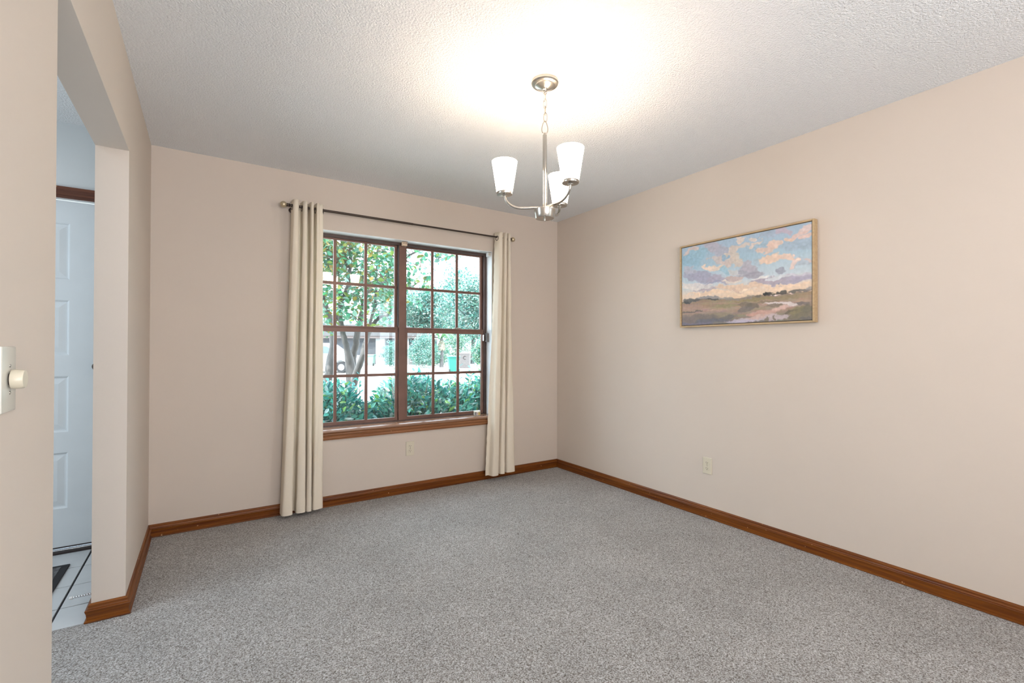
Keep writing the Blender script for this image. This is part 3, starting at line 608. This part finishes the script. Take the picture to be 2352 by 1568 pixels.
m, N, L, pb = new_mat('oil_paint'); a = N.new('ShaderNodeVertexColor'); a.layer_name = 'Col'; L.new(a.outputs[0], pb.inputs['Base Color']); pb.inputs['Roughness'].default_value = .5
b = MB(); b.v = vs; b.c = cs; b.f = [(j*NX+i, (j+1)*NX+i, (j+1)*NX+i+1, j*NX+i+1) for j in range(NY-1) for i in range(NX-1)]
cv = b.build('canvas', m, t, smooth=True)
MB().box(-.0345, -.014, cb, ca, cz0, cz1).build('canvas_edge', mat('canvas_side', (.5, .45, .42), .8), t, smooth=False)
# ------------------------------------------------------------------ foyer
door = thing('door_1', ((DX0+DX1)/2, .03, 0), kind='structure'); door['label'] = 'white panelled front door seen through the opening'
DY = .012
PXc = [(-4.185, -3.935), (-3.852, -3.602)]; PZc = [(.250, .571), (.689, 1.011), (1.131, 1.451), (1.569, 1.897)]
b = MB(); zr = [.028]+[z for p in PZc for z in p]+[2.024]; xr = [DX0+.006, -4.185, -3.935, -3.852, -3.602, DX1-.006]
for i in range(5):
    for j in range(9):
        if i in (1, 3) and j in (1, 3, 5, 7): continue
        b.box(xr[i], xr[i+1], DY, DY+.04, zr[j], zr[j+1])
b.build('door_slab', MT['doorwhite'], door, smooth=False)
for (a, c) in PXc:
    for (z0, z1) in PZc:
        vs = []
        for d, s in ((DY, 0), (DY+.004, .006), (DY+.010, .010), (DY+.010, .016), (DY+.003, .045), (DY+.003, .048)):
            vs += [(a+s, d, z0+s), (c-s, d, z0+s), (c-s, d, z1-s), (a+s, d, z1-s)]
        fs = [(4*k+i, 4*k+(i+1) % 4, 4*k+4+(i+1) % 4, 4*k+4+i) for k in range(5) for i in range(4)]+[(20, 21, 22, 23)]
        MB().add(vs, fs).build('panel', MT['doorwhite'], door, smooth=False)
MB().lathe([(.026, 0), (.026, .005), (.011, .008), (.011, .030), (.022, .036), (.025, .048), (.020, .058), (.001, .060)], (-3.470, DY, 1.065), (0, -1, 0), 24).build('knob', MT['bronze'], door)
MB().box(DX0+.006, DX1-.006, DY-.004, DY+.03, .024, .030).build('door_sweep', MT['alu_dark'], door)
b = MB(); b.box(DX0, DX1, -.012, .10, 0.001, .020); b.build('threshold', MT['silver'], door, bevel=.003)
MB().box(DX0-.002, DX1+.002, -.034, -.012, .001, .014).build('threshold_lip', MT['alu_dark'], door, bevel=.003)
cp = [(0, 0), (-.014, 0), (-.016, .010), (-.011, .020), (-.018, .040), (-.013, .052), (-.018, .066), (0, .068)]
b = MB().prism([(y-.001, z+2.034) for y, z in cp], 0, DX0-.065, DX1+.068); b.build('trim_3', wood('dark_casing_wood', (.16, .06, .035), (.075, .028, .018), (.5, 14, 14)), kind='structure', smooth=False)
b = MB().prism([(DX0+.003-z, y-.001) for y, z in cp], 2, 0.001, 2.034); b.build('trim_4', MT['base_x'], kind='structure', smooth=False)
b = MB().prism([(DX1-.003+z, y-.001) for y, z in cp], 2, 0.001, 2.034); b.build('trim_5', MT['base_x'], kind='structure', smooth=False)
t = thing('door_mat', (-3.95, -.48, 0), 'dark grey patterned mat on the foyer tiles before the front door', 'mat')
MB().box(-4.34, -3.575, -.80, -.262, .0015, .010).build('pile', MT['mat'], t, bevel=.002)
b = MB(); b.box(-4.37, -3.545, -.83, -.795, .0012, .008); b.box(-4.37, -3.545, -.267, -.232, .0012, .008); b.box(-4.37, -4.335, -.795, -.267, .0012, .008); b.box(-3.580, -3.545, -.795, -.267, .0012, .008)
b.build('border', MT['matedge'], t, bevel=.002)
def stop():
    e = Vector((-W-TJ-.0155, -.800, .045)); t = thing('door_stop', (e.x, e.y, e.z), 'small silver spring door stop with a white tip on the foyer baseboard', 'door stop')
    n = 170; L_ = .070
    MB().tube([(e.x-.004-L_*i/n, e.y+.0045*math.cos(i*.75), e.z+.0045*math.sin(i*.75)) for i in range(n)], .0013, 6).build('spring', MT['silver'], t)
    MB().lathe([(.009, 0), (.009, .003), (.005, .005)], e, (-1, 0, 0), 16).build('base', MT['silver'], t)
    MB().lathe([(.0065, 0), (.0075, .003), (.007, .011), (.005, .013)], e+Vector((-.074, 0, 0)), (-1, 0, 0), 16).build('tip', MT['rubber'], t)
stop()
# ------------------------------------------------------------------ outdoors
ZG = -.36
def leaf_shape(L_, Wd, fold=.18):
    # pointed oval, six verts, four faces, slightly folded along the midrib
    return [(0, 0, 0), (L_*.35, Wd*.5, fold*Wd), (L_*.72, Wd*.40, fold*Wd*.8), (L_, 0, 0), (L_*.72, -Wd*.40, fold*Wd*.8), (L_*.35, -Wd*.5, fold*Wd)], [(0, 1, 2, 3), (0, 3, 4, 5)]
def leaf_at(mb, p, d, L_, Wd, col, roll=None):
    d = Vector(d).normalized(); up = Vector((random.gauss(0, .6), random.gauss(0, .6), 1)); s = d.cross(up)
    if s.length < 1e-3: s = d.orthogonal()
    s.normalize(); n = s.cross(d); vs, fs = leaf_shape(L_, Wd)
    mb.add([Vector(p)+d*x+s*y+n*z for x, y, z in vs], fs, col)
def jit(c, a=.18):
    k = 1+random.uniform(-a, a); return tuple(min(1, max(0, v*k*(1+random.uniform(-.08, .08)))) for v in c)
MB().box(.16, 40, -30, .15, ZG-.3, ZG).build('ground_side', MT['concrete'], kind='structure', smooth=False)
MB().box(-60, 60, .16, 110, ZG-.3, ZG).build('ground_street', MT['concrete'], kind='structure', smooth=False)
MB().box(-9, 9, .17, 3.0, ZG, ZG+.03).build('ground_bed', MT['soil'], kind='structure', smooth=False)
# hedge of glossy shrubs right outside the window
HC = [((.08, .46, .38), 3), ((.13, .60, .50), 3), ((.26, .78, .62), 2), ((.42, .82, .22), 1), ((.04, .25, .25), 3), ((.75, 1.0, .95), 2)]  # palest leaf tone paints glare spots into the colour
HCL = [c for c, n in HC for _ in range(n)]
def hedge(xc, yc, rx, ry, zt, label, nleaf, nlone):
    t = thing('hedge_shrub', (xc, yc, ZG+.03), label, 'shrub', None)
    st = MB(); fol = MB(); lone = []
    for k in range(46):
        bx, by = xc+random.uniform(-.5, .5)*rx, yc+random.uniform(-.4, .4)*ry
        a = random.uniform(0, 6.28); q_ = random.random()**.5
        tx, ty = xc+rx*q_*math.cos(a), yc+ry*q_*math.sin(a); tz = ZG+(zt-ZG)*(.55+.45*math.sqrt(max(0, 1-.75*q_*q_)))-random.uniform(0, .12)
        mid = Vector(((bx+tx)/2+random.uniform(-.04, .04), (by+ty)/2, (ZG+tz)/2-.03))
        st.tube([(bx, by, ZG+.03), mid, (tx, ty, tz)], [.009, .006, .0025], 5)
    for k in range(nleaf):
        a = random.uniform(0, 6.28); q_ = random.random()**.5*1.03; h = random.random()**.7
        x, y = xc+rx*q_*math.cos(a), yc+ry*q_*math.sin(a); top = ZG+(zt-ZG)*(.72+.28*math.sqrt(max(0, 1-q_*q_)))+.05*math.sin(x*9)+.03*math.sin(x*23+y*7)
        z = ZG+.12+(top-ZG-.12)*h
        d = Vector((math.cos(a)*q_*.8+random.gauss(0, .6), math.sin(a)*q_*.8+random.gauss(0, .6)-.25, random.gauss(.45, .55)))
        col = jit(random.choice(HCL)); L_ = random.uniform(.055, .095)
        if len(lone) < nlone and q_ > .75 and y < yc-.1 and h > .35: lone.append((x, y, z, d, L_, col))
        else: leaf_at(fol, (x, y, z), d, L_, L_*.40, col)
    for k in range(16):           # sprigs standing above the clipped top
        a = random.uniform(-1, 1); x = xc+rx*a*.9; y = yc+random.uniform(-.8, .5)*ry; z0 = ZG+(zt-ZG)*.9; z1 = zt+random.uniform(-.02, .10)
        st.tube([(x, y, z0), (x+random.uniform(-.03, .03), y, z1)], [.004, .002], 5)
        for i in range(7):
            aa = i*2.4; z = z0+(z1-z0)*(i+1)/7; leaf_at(fol, (x, y, z), (math.cos(aa), math.sin(aa), .7), .065, .026, jit(random.choice(HCL)))
    st.build('branches', MT['twig'], t)
    fol.build('foliage', MT['hedge_leaf'], t, smooth=False, kind='stuff')
    for (x, y, z, d, L_, col) in lone:
        m_ = MB(); leaf_at(m_, (x, y, z), d, L_, L_*.42, col); m_.build('leaf', MT['hedge_leaf'], t, smooth=False)
for (x, y, rx, ry, zt, lb) in ((-2.10, 1.02, .58, .54, .80, 'glossy green hedge shrub outside the left half of the window'),
        (-1.03, 1.00, .56, .54, .86, 'glossy green hedge shrub outside the window behind the mullion'),
        (.04, 1.02, .56, .54, .90, 'glossy green hedge shrub outside the right half of the window')):
    hedge(x, y, rx, ry, zt, lb, 9500, 100)
# crape myrtle
def tree_near():
    base = at_ground(812, 930, ZG+.03) if False else at(812, 905, 6.2); base.z = ZG
    t = thing('small_tree', base, 'multi-trunked small tree with round leaves just beyond the hedge', 'tree')
    D = 6.2
    P = lambda x, y, d=D: at(x, y, d)
    br = [([(810, 960), (808, 880), (805, 838), (796, 800), (788, 768), (780, 720), (786, 690), (800, 655), (806, 600), (800, 500)], [.078, .072, .066, .040, .036, .034, .032, .026, .02, .01], 0),
          ([(808, 850), (812, 815), (818, 780), (824, 750), (832, 720), (838, 680), (836, 640), (842, 560), (850, 480)], [.055, .045, .042, .040, .036, .03, .024, .018, .008], .05),
          ([(812, 880), (822, 848), (834, 812), (842, 775), (856, 745), (872, 728), (890, 724), (905, 700)], [.050, .042, .036, .030, .028, .022, .016, .01], -.2),
          ([(752, 960), (752, 880), (758, 830), (766, 790), (764, 745), (752, 720), (742, 690), (730, 640), (722, 560)], [.07, .062, .052, .042, .050, .044, .04, .03, .02], .2),
          ([(764, 745), (780, 715), (782, 670), (774, 600), (770, 520)], [.03, .026, .022, .016, .01], .1),
          ([(842, 775), (862, 700), (864, 640), (868, 560)], [.02, .018, .014, .01], -.1),
          ([(838, 680), (870, 640), (900, 610), (935, 600), (965, 612)], [.016, .014, .01, .008, .004], -.3),
          ([(905, 700), (915, 620), (940, 585), (975, 570), (1010, 580), (1042, 592)], [.014, .014, .012, .010, .008, .003], -.2),
          ([(1022, 576), (1008, 592), (1003, 600)], [.009, .011, .010], -.2),
          ([(864, 640), (900, 660), (940, 660), (978, 640)], [.012, .01, .007, .003], -.3)]
    tips = []
    for k, (pp, rr, dd) in enumerate(br):
        pts = [P(x, y, D+dd+.12*math.sin(i*1.3+k)) for i, (x, y) in enumerate(pp)]
        if k in (0, 3): pts[0].z = ZG
        sp_p = []; sp_r = []
        for i in range(len(pts)-1):
            for s_ in range(4): sp_p.append(pts[i].lerp(pts[i+1], s_/4)+Vector((random.gauss(0, .004), random.gauss(0, .004), 0))); sp_r.append(rr[i]+(rr[i+1]-rr[i])*s_/4)
        sp_p.append(pts[-1]); sp_r.append(rr[-1])
        MB().tube(sp_p, sp_r, 10).build('trunk' if k in (0, 3) else 'branch', MT['bark'], t)
        tips += sp_p[len(sp_p)//3:]
    TC = [((.10, .46, .28), 3), ((.22, .64, .42), 3), ((.42, .80, .64), 3), ((.36, .56, .10), 2), ((.50, .36, .08), 1), ((.06, .36, .14), 2)]
    TCL = [c for c, n in TC for _ in range(n)]
    fol = MB(); tw = MB(); cnt = 0; lone = 0
    def clus(x, y, d, n, sp):
        nonlocal cnt, lone
        c = P(x, y, d)
        src = min(tips, key=lambda p: (p-c).length)
        if (src-c).length < 1.1: tw.tube([src, src.lerp(c, .5)+Vector((0, 0, .03)), c], [.006, .004, .002], 5)
        for i in range(n):
            o = Vector((random.gauss(0, sp), random.gauss(0, sp), random.gauss(0, sp)))
            L_ = random.uniform(.055, .090); col = random.choice(TCL)
            if y < 640 and x < 850 and random.random() < .4: col = random.choice([(.42, .48, .10), (.50, .38, .08), (.30, .50, .12)])
            dv = Vector((random.gauss(0, 1), random.gauss(0, 1), random.gauss(-.15, .7)))
            if lone < 220 and 745 < x < 912 and random.random() < .16:
                m_ = MB(); leaf_at(m_, c+o, dv, L_, L_*.72, jit(col)); m_.build('leaf', MT['leaf'], t, smooth=False); lone += 1
            else: leaf_at(fol, c+o, dv, L_, L_*.72, jit(col))
    for k in range(520):
        x = random.uniform(600, 915); y = random.uniform(380, 690)
        clus(x, y, random.uniform(5.4, 6.9), 14, .10)
    for (x, y) in ((755, 690), (760, 735), (745, 715), (790, 705), (800, 712), (812, 728), (822, 690), (835, 700), (845, 735), (830, 735), (820, 715), (785, 722), (870, 690), (885, 700), (895, 712), (880, 740), (892, 735), (905, 690), (865, 670), (900, 670), (850, 705), (842, 720), (775, 745), (755, 750)):
        clus(x, y, random.uniform(5.6, 6.2), 11, .055)
    for (x, y) in ((940, 580), (955, 570), (940, 610), (960, 600), (975, 560), (935, 635), (960, 628), (980, 615), (940, 660), (955, 650), (972, 640), (985, 660), (930, 560), (990, 585), (950, 690), (1000, 575), (1020, 570), (1030, 582), (1046, 590), (1012, 590), (970, 585)):
        clus(x, y, random.uniform(5.6, 6.2), 9, .05)
    tw.build('twigs', MT['twig'], t)
    fol.build('foliage', MT['leaf'], t, smooth=False, kind='stuff')
tree_near()
# background trees and bushes, each its own thing
def far_tree(name, px, pyb, D, hgt, rad, cols, label, n=5000, leaf=.20, trunk=True, low=.25, cat='tree'):
    c = at(px, pyb, D); c.z = ZG
    t = thing(name, c, label, cat)
    if trunk:
        b = MB(); b.tube([(c.x, c.y, ZG), (c.x+.1, c.y, ZG+hgt*.35), (c.x-.1, c.y, ZG+hgt*.7)], [.22, .16, .07], 8)
        for k in range(7):
            a = k*.9; z = ZG+hgt*(.3+.06*k); b.tube([(c.x, c.y, z), (c.x+math.cos(a)*rad*.4, c.y+math.sin(a)*rad*.4, z+hgt*.1), (c.x+math.cos(a)*rad*.8, c.y+math.sin(a)*rad*.8, z+hgt*.18)], [.08, .05, .02], 6)
        b.build('trunk', MT['bark'], t)
    fol = MB(); clumps = []
    for k in range(60):
        a = random.uniform(0, 6.28); e = random.uniform(-1, 1); q_ = random.uniform(.45, 1)
        clumps.append((c.x+rad*q_*math.cos(a)*math.sqrt(1-e*e), c.y+rad*q_*math.sin(a)*math.sqrt(1-e*e), ZG+hgt*(low+(1-low)/2)+e*q_*hgt*(1-low)/2))
    for k in range(n):
        p = random.choice(clumps); s_ = rad*.19
        v = Vector((random.gauss(0, s_), random.gauss(0, s_), random.gauss(0, s_*.7)))
        z = p[2]+v.z
        if z < ZG+.05: z = ZG+.05+random.random()*.3
        leaf_at(fol, (p[0]+v.x, p[1]+v.y, z), (random.gauss(0, 1), random.gauss(0, 1), random.gauss(-.2, .6)), leaf*random.uniform(.7, 1.3), leaf*.55, jit(random.choice(cols), .25))
    fol.build('foliage', MT['leaf'], t, smooth=False, kind='stuff')
    return t
G1 = [(.30, .66, .54), (.10, .42, .36), (.60, .86, .74), (.75, .92, .80)]  # pale tones put haze over the distant foliage into the leaf colour
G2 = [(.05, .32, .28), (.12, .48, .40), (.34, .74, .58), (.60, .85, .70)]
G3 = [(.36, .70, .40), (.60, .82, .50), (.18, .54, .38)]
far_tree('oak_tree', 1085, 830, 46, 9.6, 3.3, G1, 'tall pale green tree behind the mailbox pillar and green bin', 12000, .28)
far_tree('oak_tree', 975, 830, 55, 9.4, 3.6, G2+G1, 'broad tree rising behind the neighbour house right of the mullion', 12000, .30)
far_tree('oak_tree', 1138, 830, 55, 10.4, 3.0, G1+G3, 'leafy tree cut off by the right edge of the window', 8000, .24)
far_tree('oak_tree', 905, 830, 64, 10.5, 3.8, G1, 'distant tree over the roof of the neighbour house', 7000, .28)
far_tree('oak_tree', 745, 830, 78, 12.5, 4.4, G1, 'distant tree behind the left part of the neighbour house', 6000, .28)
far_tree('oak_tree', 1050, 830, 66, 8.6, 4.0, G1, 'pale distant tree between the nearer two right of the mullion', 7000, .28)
far_tree('round_bush', 970, 832, 37, 2.5, 1.15, G2+G1, 'tall rounded bush beside the white porch railing', 7000, .11, False, .02, 'bush')
far_tree('round_bush', 1000, 832, 40.5, 2.1, 1.1, G3+G2, 'lower yellow-green bush behind the palm', 4500, .11, False, .02, 'bush')
far_tree('round_bush', 1045, 832, 43.5, 2.9, 1.5, G3+G1, 'light green bush behind the green bin', 5500, .13, False, .02, 'bush')
far_tree('round_bush', 1112, 828, 39, 2.3, 1.0, G2+G3, 'dark green thicket beyond the mailbox pillar', 5500, .15, False, .02, 'bush')
far_tree('round_bush', 900, 832, 39.5, 2.0, .8, G2, 'dense bush against the house wall left of the mullion', 4000, .11, False, .02, 'bush')
# palm with hanging dead fronds
def palm():
    c = at(1014, 825, 37.5); c.z = ZG; t = thing('palm_tree', c, 'small palm with drooping dry fronds between the bushes', 'palm')
    MB().tube([(c.x, c.y, ZG), (c.x+.05, c.y, ZG+1.2), (c.x, c.y, ZG+2.3)], [.16, .12, .13], 10).build('trunk', MT['bark'], t)
    for k in range(22):
        a = k*2*math.pi/11+.2; dead = k >= 11; Lf = 1.25 if not dead else 1.1
        m_ = MB(); n = 8; d = Vector((math.cos(a), math.sin(a), 0)); s_ = Vector((-d.y, d.x, 0)); vs = []
        for i in range(n+1):
            f = i/n
            p = Vector((c.x, c.y, ZG+2.35)) + d*Lf*(f if not dead else .28*math.sin(f*1.6)) + Vector((0, 0, (.55*math.sin(f*2.3)-.45*f*f) if not dead else -1.0*f))
            w_ = .16*math.sin(math.pi*min(1, f*.9+.08))+.01
            vs += [p+s_*w_+Vector((0, 0, -.05)), p, p-s_*w_+Vector((0, 0, -.05))]
        col = jit((.30, .58, .30)) if not dead else jit((.66, .58, .46))
        m_.add(vs, [q_ for i in range(n) for q_ in ((3*i, 3*i+3, 3*i+4, 3*i+1), (3*i+1, 3*i+4, 3*i+5, 3*i+2))], col)
        m_.build('frond' if not dead else 'dry_frond', MT['leaf'], t, smooth=False)
palm()
# lawn strips along the house
def patch(x0, y0, x1, y1, nm):
    a, b_, c, d = at_ground(x0, y1, ZG), at_ground(x1, y1, ZG), at_ground(x1, y0, ZG), at_ground(x0, y0, ZG)
    m_ = MB(); up = Vector((0, 0, .03)); q_ = [a, b_, c, d]
    m_.add(q_+[p+up for p in q_], [(0, 3, 2, 1), (4, 5, 6, 7), (0, 1, 5, 4), (1, 2, 6, 5), (2, 3, 7, 6), (3, 0, 4, 7)]); return m_.build(nm, MT['lawn'], kind='structure', smooth=False)
patch(905, 826, 990, 836, 'lawn_strip'); patch(1062, 819, 1180, 830, 'lawn_verge')
# neighbour house: local frame facing the camera
def house():
    o = at(850, 830, 43); o.z = ZG; X = Vector((AR.x, AR.y, 0)).normalized(); Y = Vector((-X.y, X.x, 0)); Z = Vector((0, 0, 1))
    t = thing('house', o, 'single-storey house with brown roof and dark garage openings across the street', 'house')
    k = 43/FPX
    def bx(x0, x1, y0, y1, z0, z1): return ((x0, x1), (y0, y1), (z0, z1))
    def B(name, m, *bs, bevel=0, par=None):
        b = MB()
        for (x0, x1, y0, y1, z0, z1) in bs:
            b.obox(o+X*(x0+x1)/2+Y*(y0+y1)/2+Z*(z0+z1)/2, X, Y, Z, (x1-x0)/2, (y1-y0)/2, (z1-z0)/2)
        return b.build(name, m, par or t, smooth=False, bevel=bevel)
    L0, L1 = (600-850)*k, (972-850)*k
    B('wall', MT['hwall'], (L0, L1, .6, 8, 0, 2.5))
    B('fascia', MT['fascia'], (L0-.5, L1+.3, -.1, 0, 2.42, 2.66))
    B('soffit', MT['fascia'], (L0-.5, L1+.3, 0, .6, 2.5, 2.56))
    # roof planes
    b = MB(); 
    def p(x, y, z): return o+X*x+Y*y+Z*z
    e0, e1 = L0-.5, L1+.3; vs = [p(e0, -.15, 2.62), p(e1, -.15, 2.62), p(e1-3, 4.2, 3.9), p(e0+3, 4.2, 3.9), p(e0, 8.6, 2.62), p(e1, 8.6, 2.62)]
    b.add(vs, [(0, 1, 2, 3), (3, 2, 5, 4), (1, 5, 2), (0, 3, 4), (0, 4, 5, 1)]); b.build('roof', MT['hroof'], t, smooth=False)
    B('porch_column', MT['hwhite'], ((862-850)*k, (883-850)*k, .1, .58, 0, 2.42))
    B('porch_column', MT['hwhite'], ((934-850)*k, (938-850)*k, .1, .3, 0, 2.42))
    g1 = B('garage_door', MT['hdoor'], ((820-850)*k, (860-850)*k, .52, .62, 0, 2.1))
    for i in range(3): B('rail', MT['hwall'], ((820-850)*k, (860-850)*k, .49, .52, .5+.5*i, .54+.5*i), par=g1)
    w = B('window', MT['hdoor'], ((886-850)*k, (912-850)*k, .54, .62, .9, 2.1))
    B('window_bar', MT['hwhite'], ((898.5-850)*k, (899.5-850)*k, .50, .54, .9, 2.1), par=w)
    B('porch_opening', MT['hdoor'], ((940-850)*k, (968-850)*k, .50, .62, .1, 2.2))
    B('porch_rail', MT['hwhite'], ((938-850)*k, (968-850)*k, .1, .18, .95, 1.05))
    for i in range(9):
        x = (940+3.2*i-850)*k; B('baluster', MT['hwhite'], (x-.03, x+.03, .11, .17, 0, .95))
house()
def wheelie(px, D, label, m, h=1.08, yaw=0.3):
    c = at(px, 840, D); c.z = ZG; t = thing('wheeled_bin', c, label, 'bin')
    ca_, sa_ = math.cos(yaw), math.sin(yaw); X = Vector((AR.x, AR.y, 0)).normalized(); X = Vector((X.x*ca_-X.y*sa_, X.x*sa_+X.y*ca_, 0)); Y = Vector((-X.y, X.x, 0)); Z = Vector((0, 0, 1))
    def q(x, y, z): return c+X*x+Y*y+Z*z
    w0, w1 = .24, .33; zt = h-.12
    vs = [q(-w0, -w0, .05), q(w0, -w0, .05), q(w0, w0, .05), q(-w0, w0, .05), q(-w1, -w1-.03, zt), q(w1, -w1-.03, zt), q(w1, w1, zt), q(-w1, w1, zt)]
    b = MB().add(vs, [(0, 3, 2, 1), (4, 5, 6, 7), (0, 1, 5, 4), (1, 2, 6, 5), (2, 3, 7, 6), (3, 0, 4, 7)])
    b.build('body', m, t, smooth=False, bevel=.03)
    MB().obox(q(0, -.01, zt+.02), X, Y, Z, w1+.03, w1+.05, .03).build('rim', m, t, smooth=False, bevel=.01)
    MB().obox(q(0, -.01, zt+.075), X, Y, Z, w1+.035, w1+.06, .03).build('lid', MT['binlid'], t, smooth=False, bevel=.025)
    MB().tube([q(-.25, -.42, zt+.02), q(.25, -.42, zt+.02)], .02, 8).build('handle', m, t)
    for s_ in (-1, 1): MB().lathe([(.05, -.03), (.12, -.03), (.12, .03), (.05, .03)], q(s_*.27, -.22, .12), X, 18).build('wheel', MT['tyre'], t)
wheelie(1041, 29.0, 'bright green wheeled bin at the kerb in front of the bushes', MT['bin'])
wheelie(852, 40.0, 'pale green wheeled bin beside the white house column', MT['binlid'], 1.0, 0)
# mailbox pillar
c = at(1068, 842, 36); c.z = ZG; X = Vector((AR.x, AR.y, 0)).normalized(); Y = Vector((-X.y, X.x, 0)); Z = Vector((0, 0, 1))
t = thing('mailbox_pillar', c, 'pale brick mailbox pillar with a dark letter C right of the green bin', 'mailbox')
bh, bw = .105, .27; pil_core = MB().obox(c+Z*.56, X, Y, Z, .385, .335, .56).build('core', MT['hwhite'], t, smooth=False)
for r_ in range(10):
    z = .06+r_*.112; off = (r_ % 2)*.13
    for face in range(2):
        dirv, nrm, half = (X, -Y, .395) if face == 0 else (Y, -X, .345)
        x = -half-off
        while x < half:
            a0, a1 = max(-half, x), min(half, x+.255); x += .27
            if a1-a0 < .04: continue
            dd = (.335 if face == 0 else .385)+.005
            MB().obox(c+dirv*((a0+a1)/2)+nrm*dd+Z*z, dirv, nrm, Z, (a1-a0)/2, .012, .048).build('brick', MT['brick'], t, smooth=False)
MB().obox(c+Z*1.16, X, Y, Z, .43, .38, .045).build('cap', MT['hwhite'], t, smooth=False, bevel=.01)
ln = [(.11*math.cos(a), .12*math.sin(a)) for a in [math.radians(50+26*i) for i in range(11)]]
MB().tube([c+X*(.02+p)+Y*(-.362)+Z*(.80+q_) for p, q_ in ln], .020, 6).build('letter', MT['alu_dark'], t)
# white car across the street, side on
def car():
    o = at(760, 846, 29.5); o.z = ZG; X = Vector((AR.x, AR.y, 0)).normalized(); Y = Vector((-X.y, X.x, 0)); Z = Vector((0, 0, 1))
    t = thing('car', o, 'white parked car on the pale driveway behind the tree trunks', 'car')
    def prof(pts, y0, y1, name, m, bevel=0, par=None):
        vs = [o+X*x+Y*y0+Z*z for x, z in pts]+[o+X*x+Y*y1+Z*z for x, z in pts]; n = len(pts)
        return MB().add(vs, [tuple(range(n)), tuple(range(n, 2*n))[::-1]]+[(i, i+n, (i+1) % n+n, (i+1) % n) for i in range(n)]).build(name, m, par or t, bevel=bevel)
    arch = lambda cx_: [(cx_+.42*math.cos(a), .36+.42*math.sin(a)) for a in [math.radians(200-22*i) for i in range(11)]]
    body = [(-2.45, .35), (-2.2, .28)]+[(x, max(z, .26)) for x, z in arch(-1.55)]+[(-.9, .26), (.4, .26)]+[(x, max(z, .26)) for x, z in arch(.98)]+[(1.6, .28), (1.98, .36), (2.02, .80), (1.95, 1.02), (.95, 1.12), (-2.35, 1.15), (-2.5, .9)]
    prof(body, -.9, .9, 'body', MT['carpaint'], .03)
    prof([(-2.3, 1.14), (-2.15, 1.78), (-1.6, 1.86), (-.3, 1.84), (.15, 1.72), (.98, 1.12)], -.78, .78, 'cabin', MT['carpaint'], .04)
    prof([(-2.12, 1.2), (-2.02, 1.68), (-1.3, 1.70), (-1.3, 1.2)], -.79, .79, 'window', MT['carglass'])
    prof([(-1.22, 1.2), (-1.22, 1.70), (-.35, 1.68), (-.35, 1.2)], -.79, .79, 'window', MT['carglass'])
    prof([(-.27, 1.2), (-.27, 1.67), (.08, 1.60), (.66, 1.2)], -.79, .79, 'window', MT['carglass'])
    for x in (-1.55, .98):
        for s_ in (-1, 1):
            w = MB().lathe([(.20, -.10), (.33, -.10), (.35, -.07), (.35, .07), (.33, .10), (.20, .10)], o+X*x+Y*s_*.80+Z*.35, Y, 28).build('wheel', MT['tyre'], t)
            MB().lathe([(.02, -.112), (.19, -.106), (.20, -.09), (.20, .09), (.19, .106), (.02, .112)], o+X*x+Y*s_*.80+Z*.35, Y, 20).build('hub_cap', MT['silver'], w)
    prof([(1.95, .40), (2.08, .42), (2.08, .58), (1.97, .60)], -.85, .85, 'bumper', MT['grey'])
    prof([(1.90, .78), (2.03, .76), (2.01, .92), (1.90, .96)], -.88, -.55, 'headlight', MT['glass'] if False else MT['silver'])
car()

# copies and look-alikes carry one group phrase
for base, g in (('hedge_shrub', 'clipped hedge outside the window'), ('oak_tree', 'trees across the street'), ('round_bush', 'bushes by the neighbour house'),
                ('wall_outlet', 'ivory duplex wall outlets'), ('blind_bracket', 'blind brackets in the window head'), ('wheeled_bin', 'wheeled bins outdoors')):
    for o in bpy.data.objects:
        if o.parent is None and o.name.split('.')[0] == base: o['group'] = g
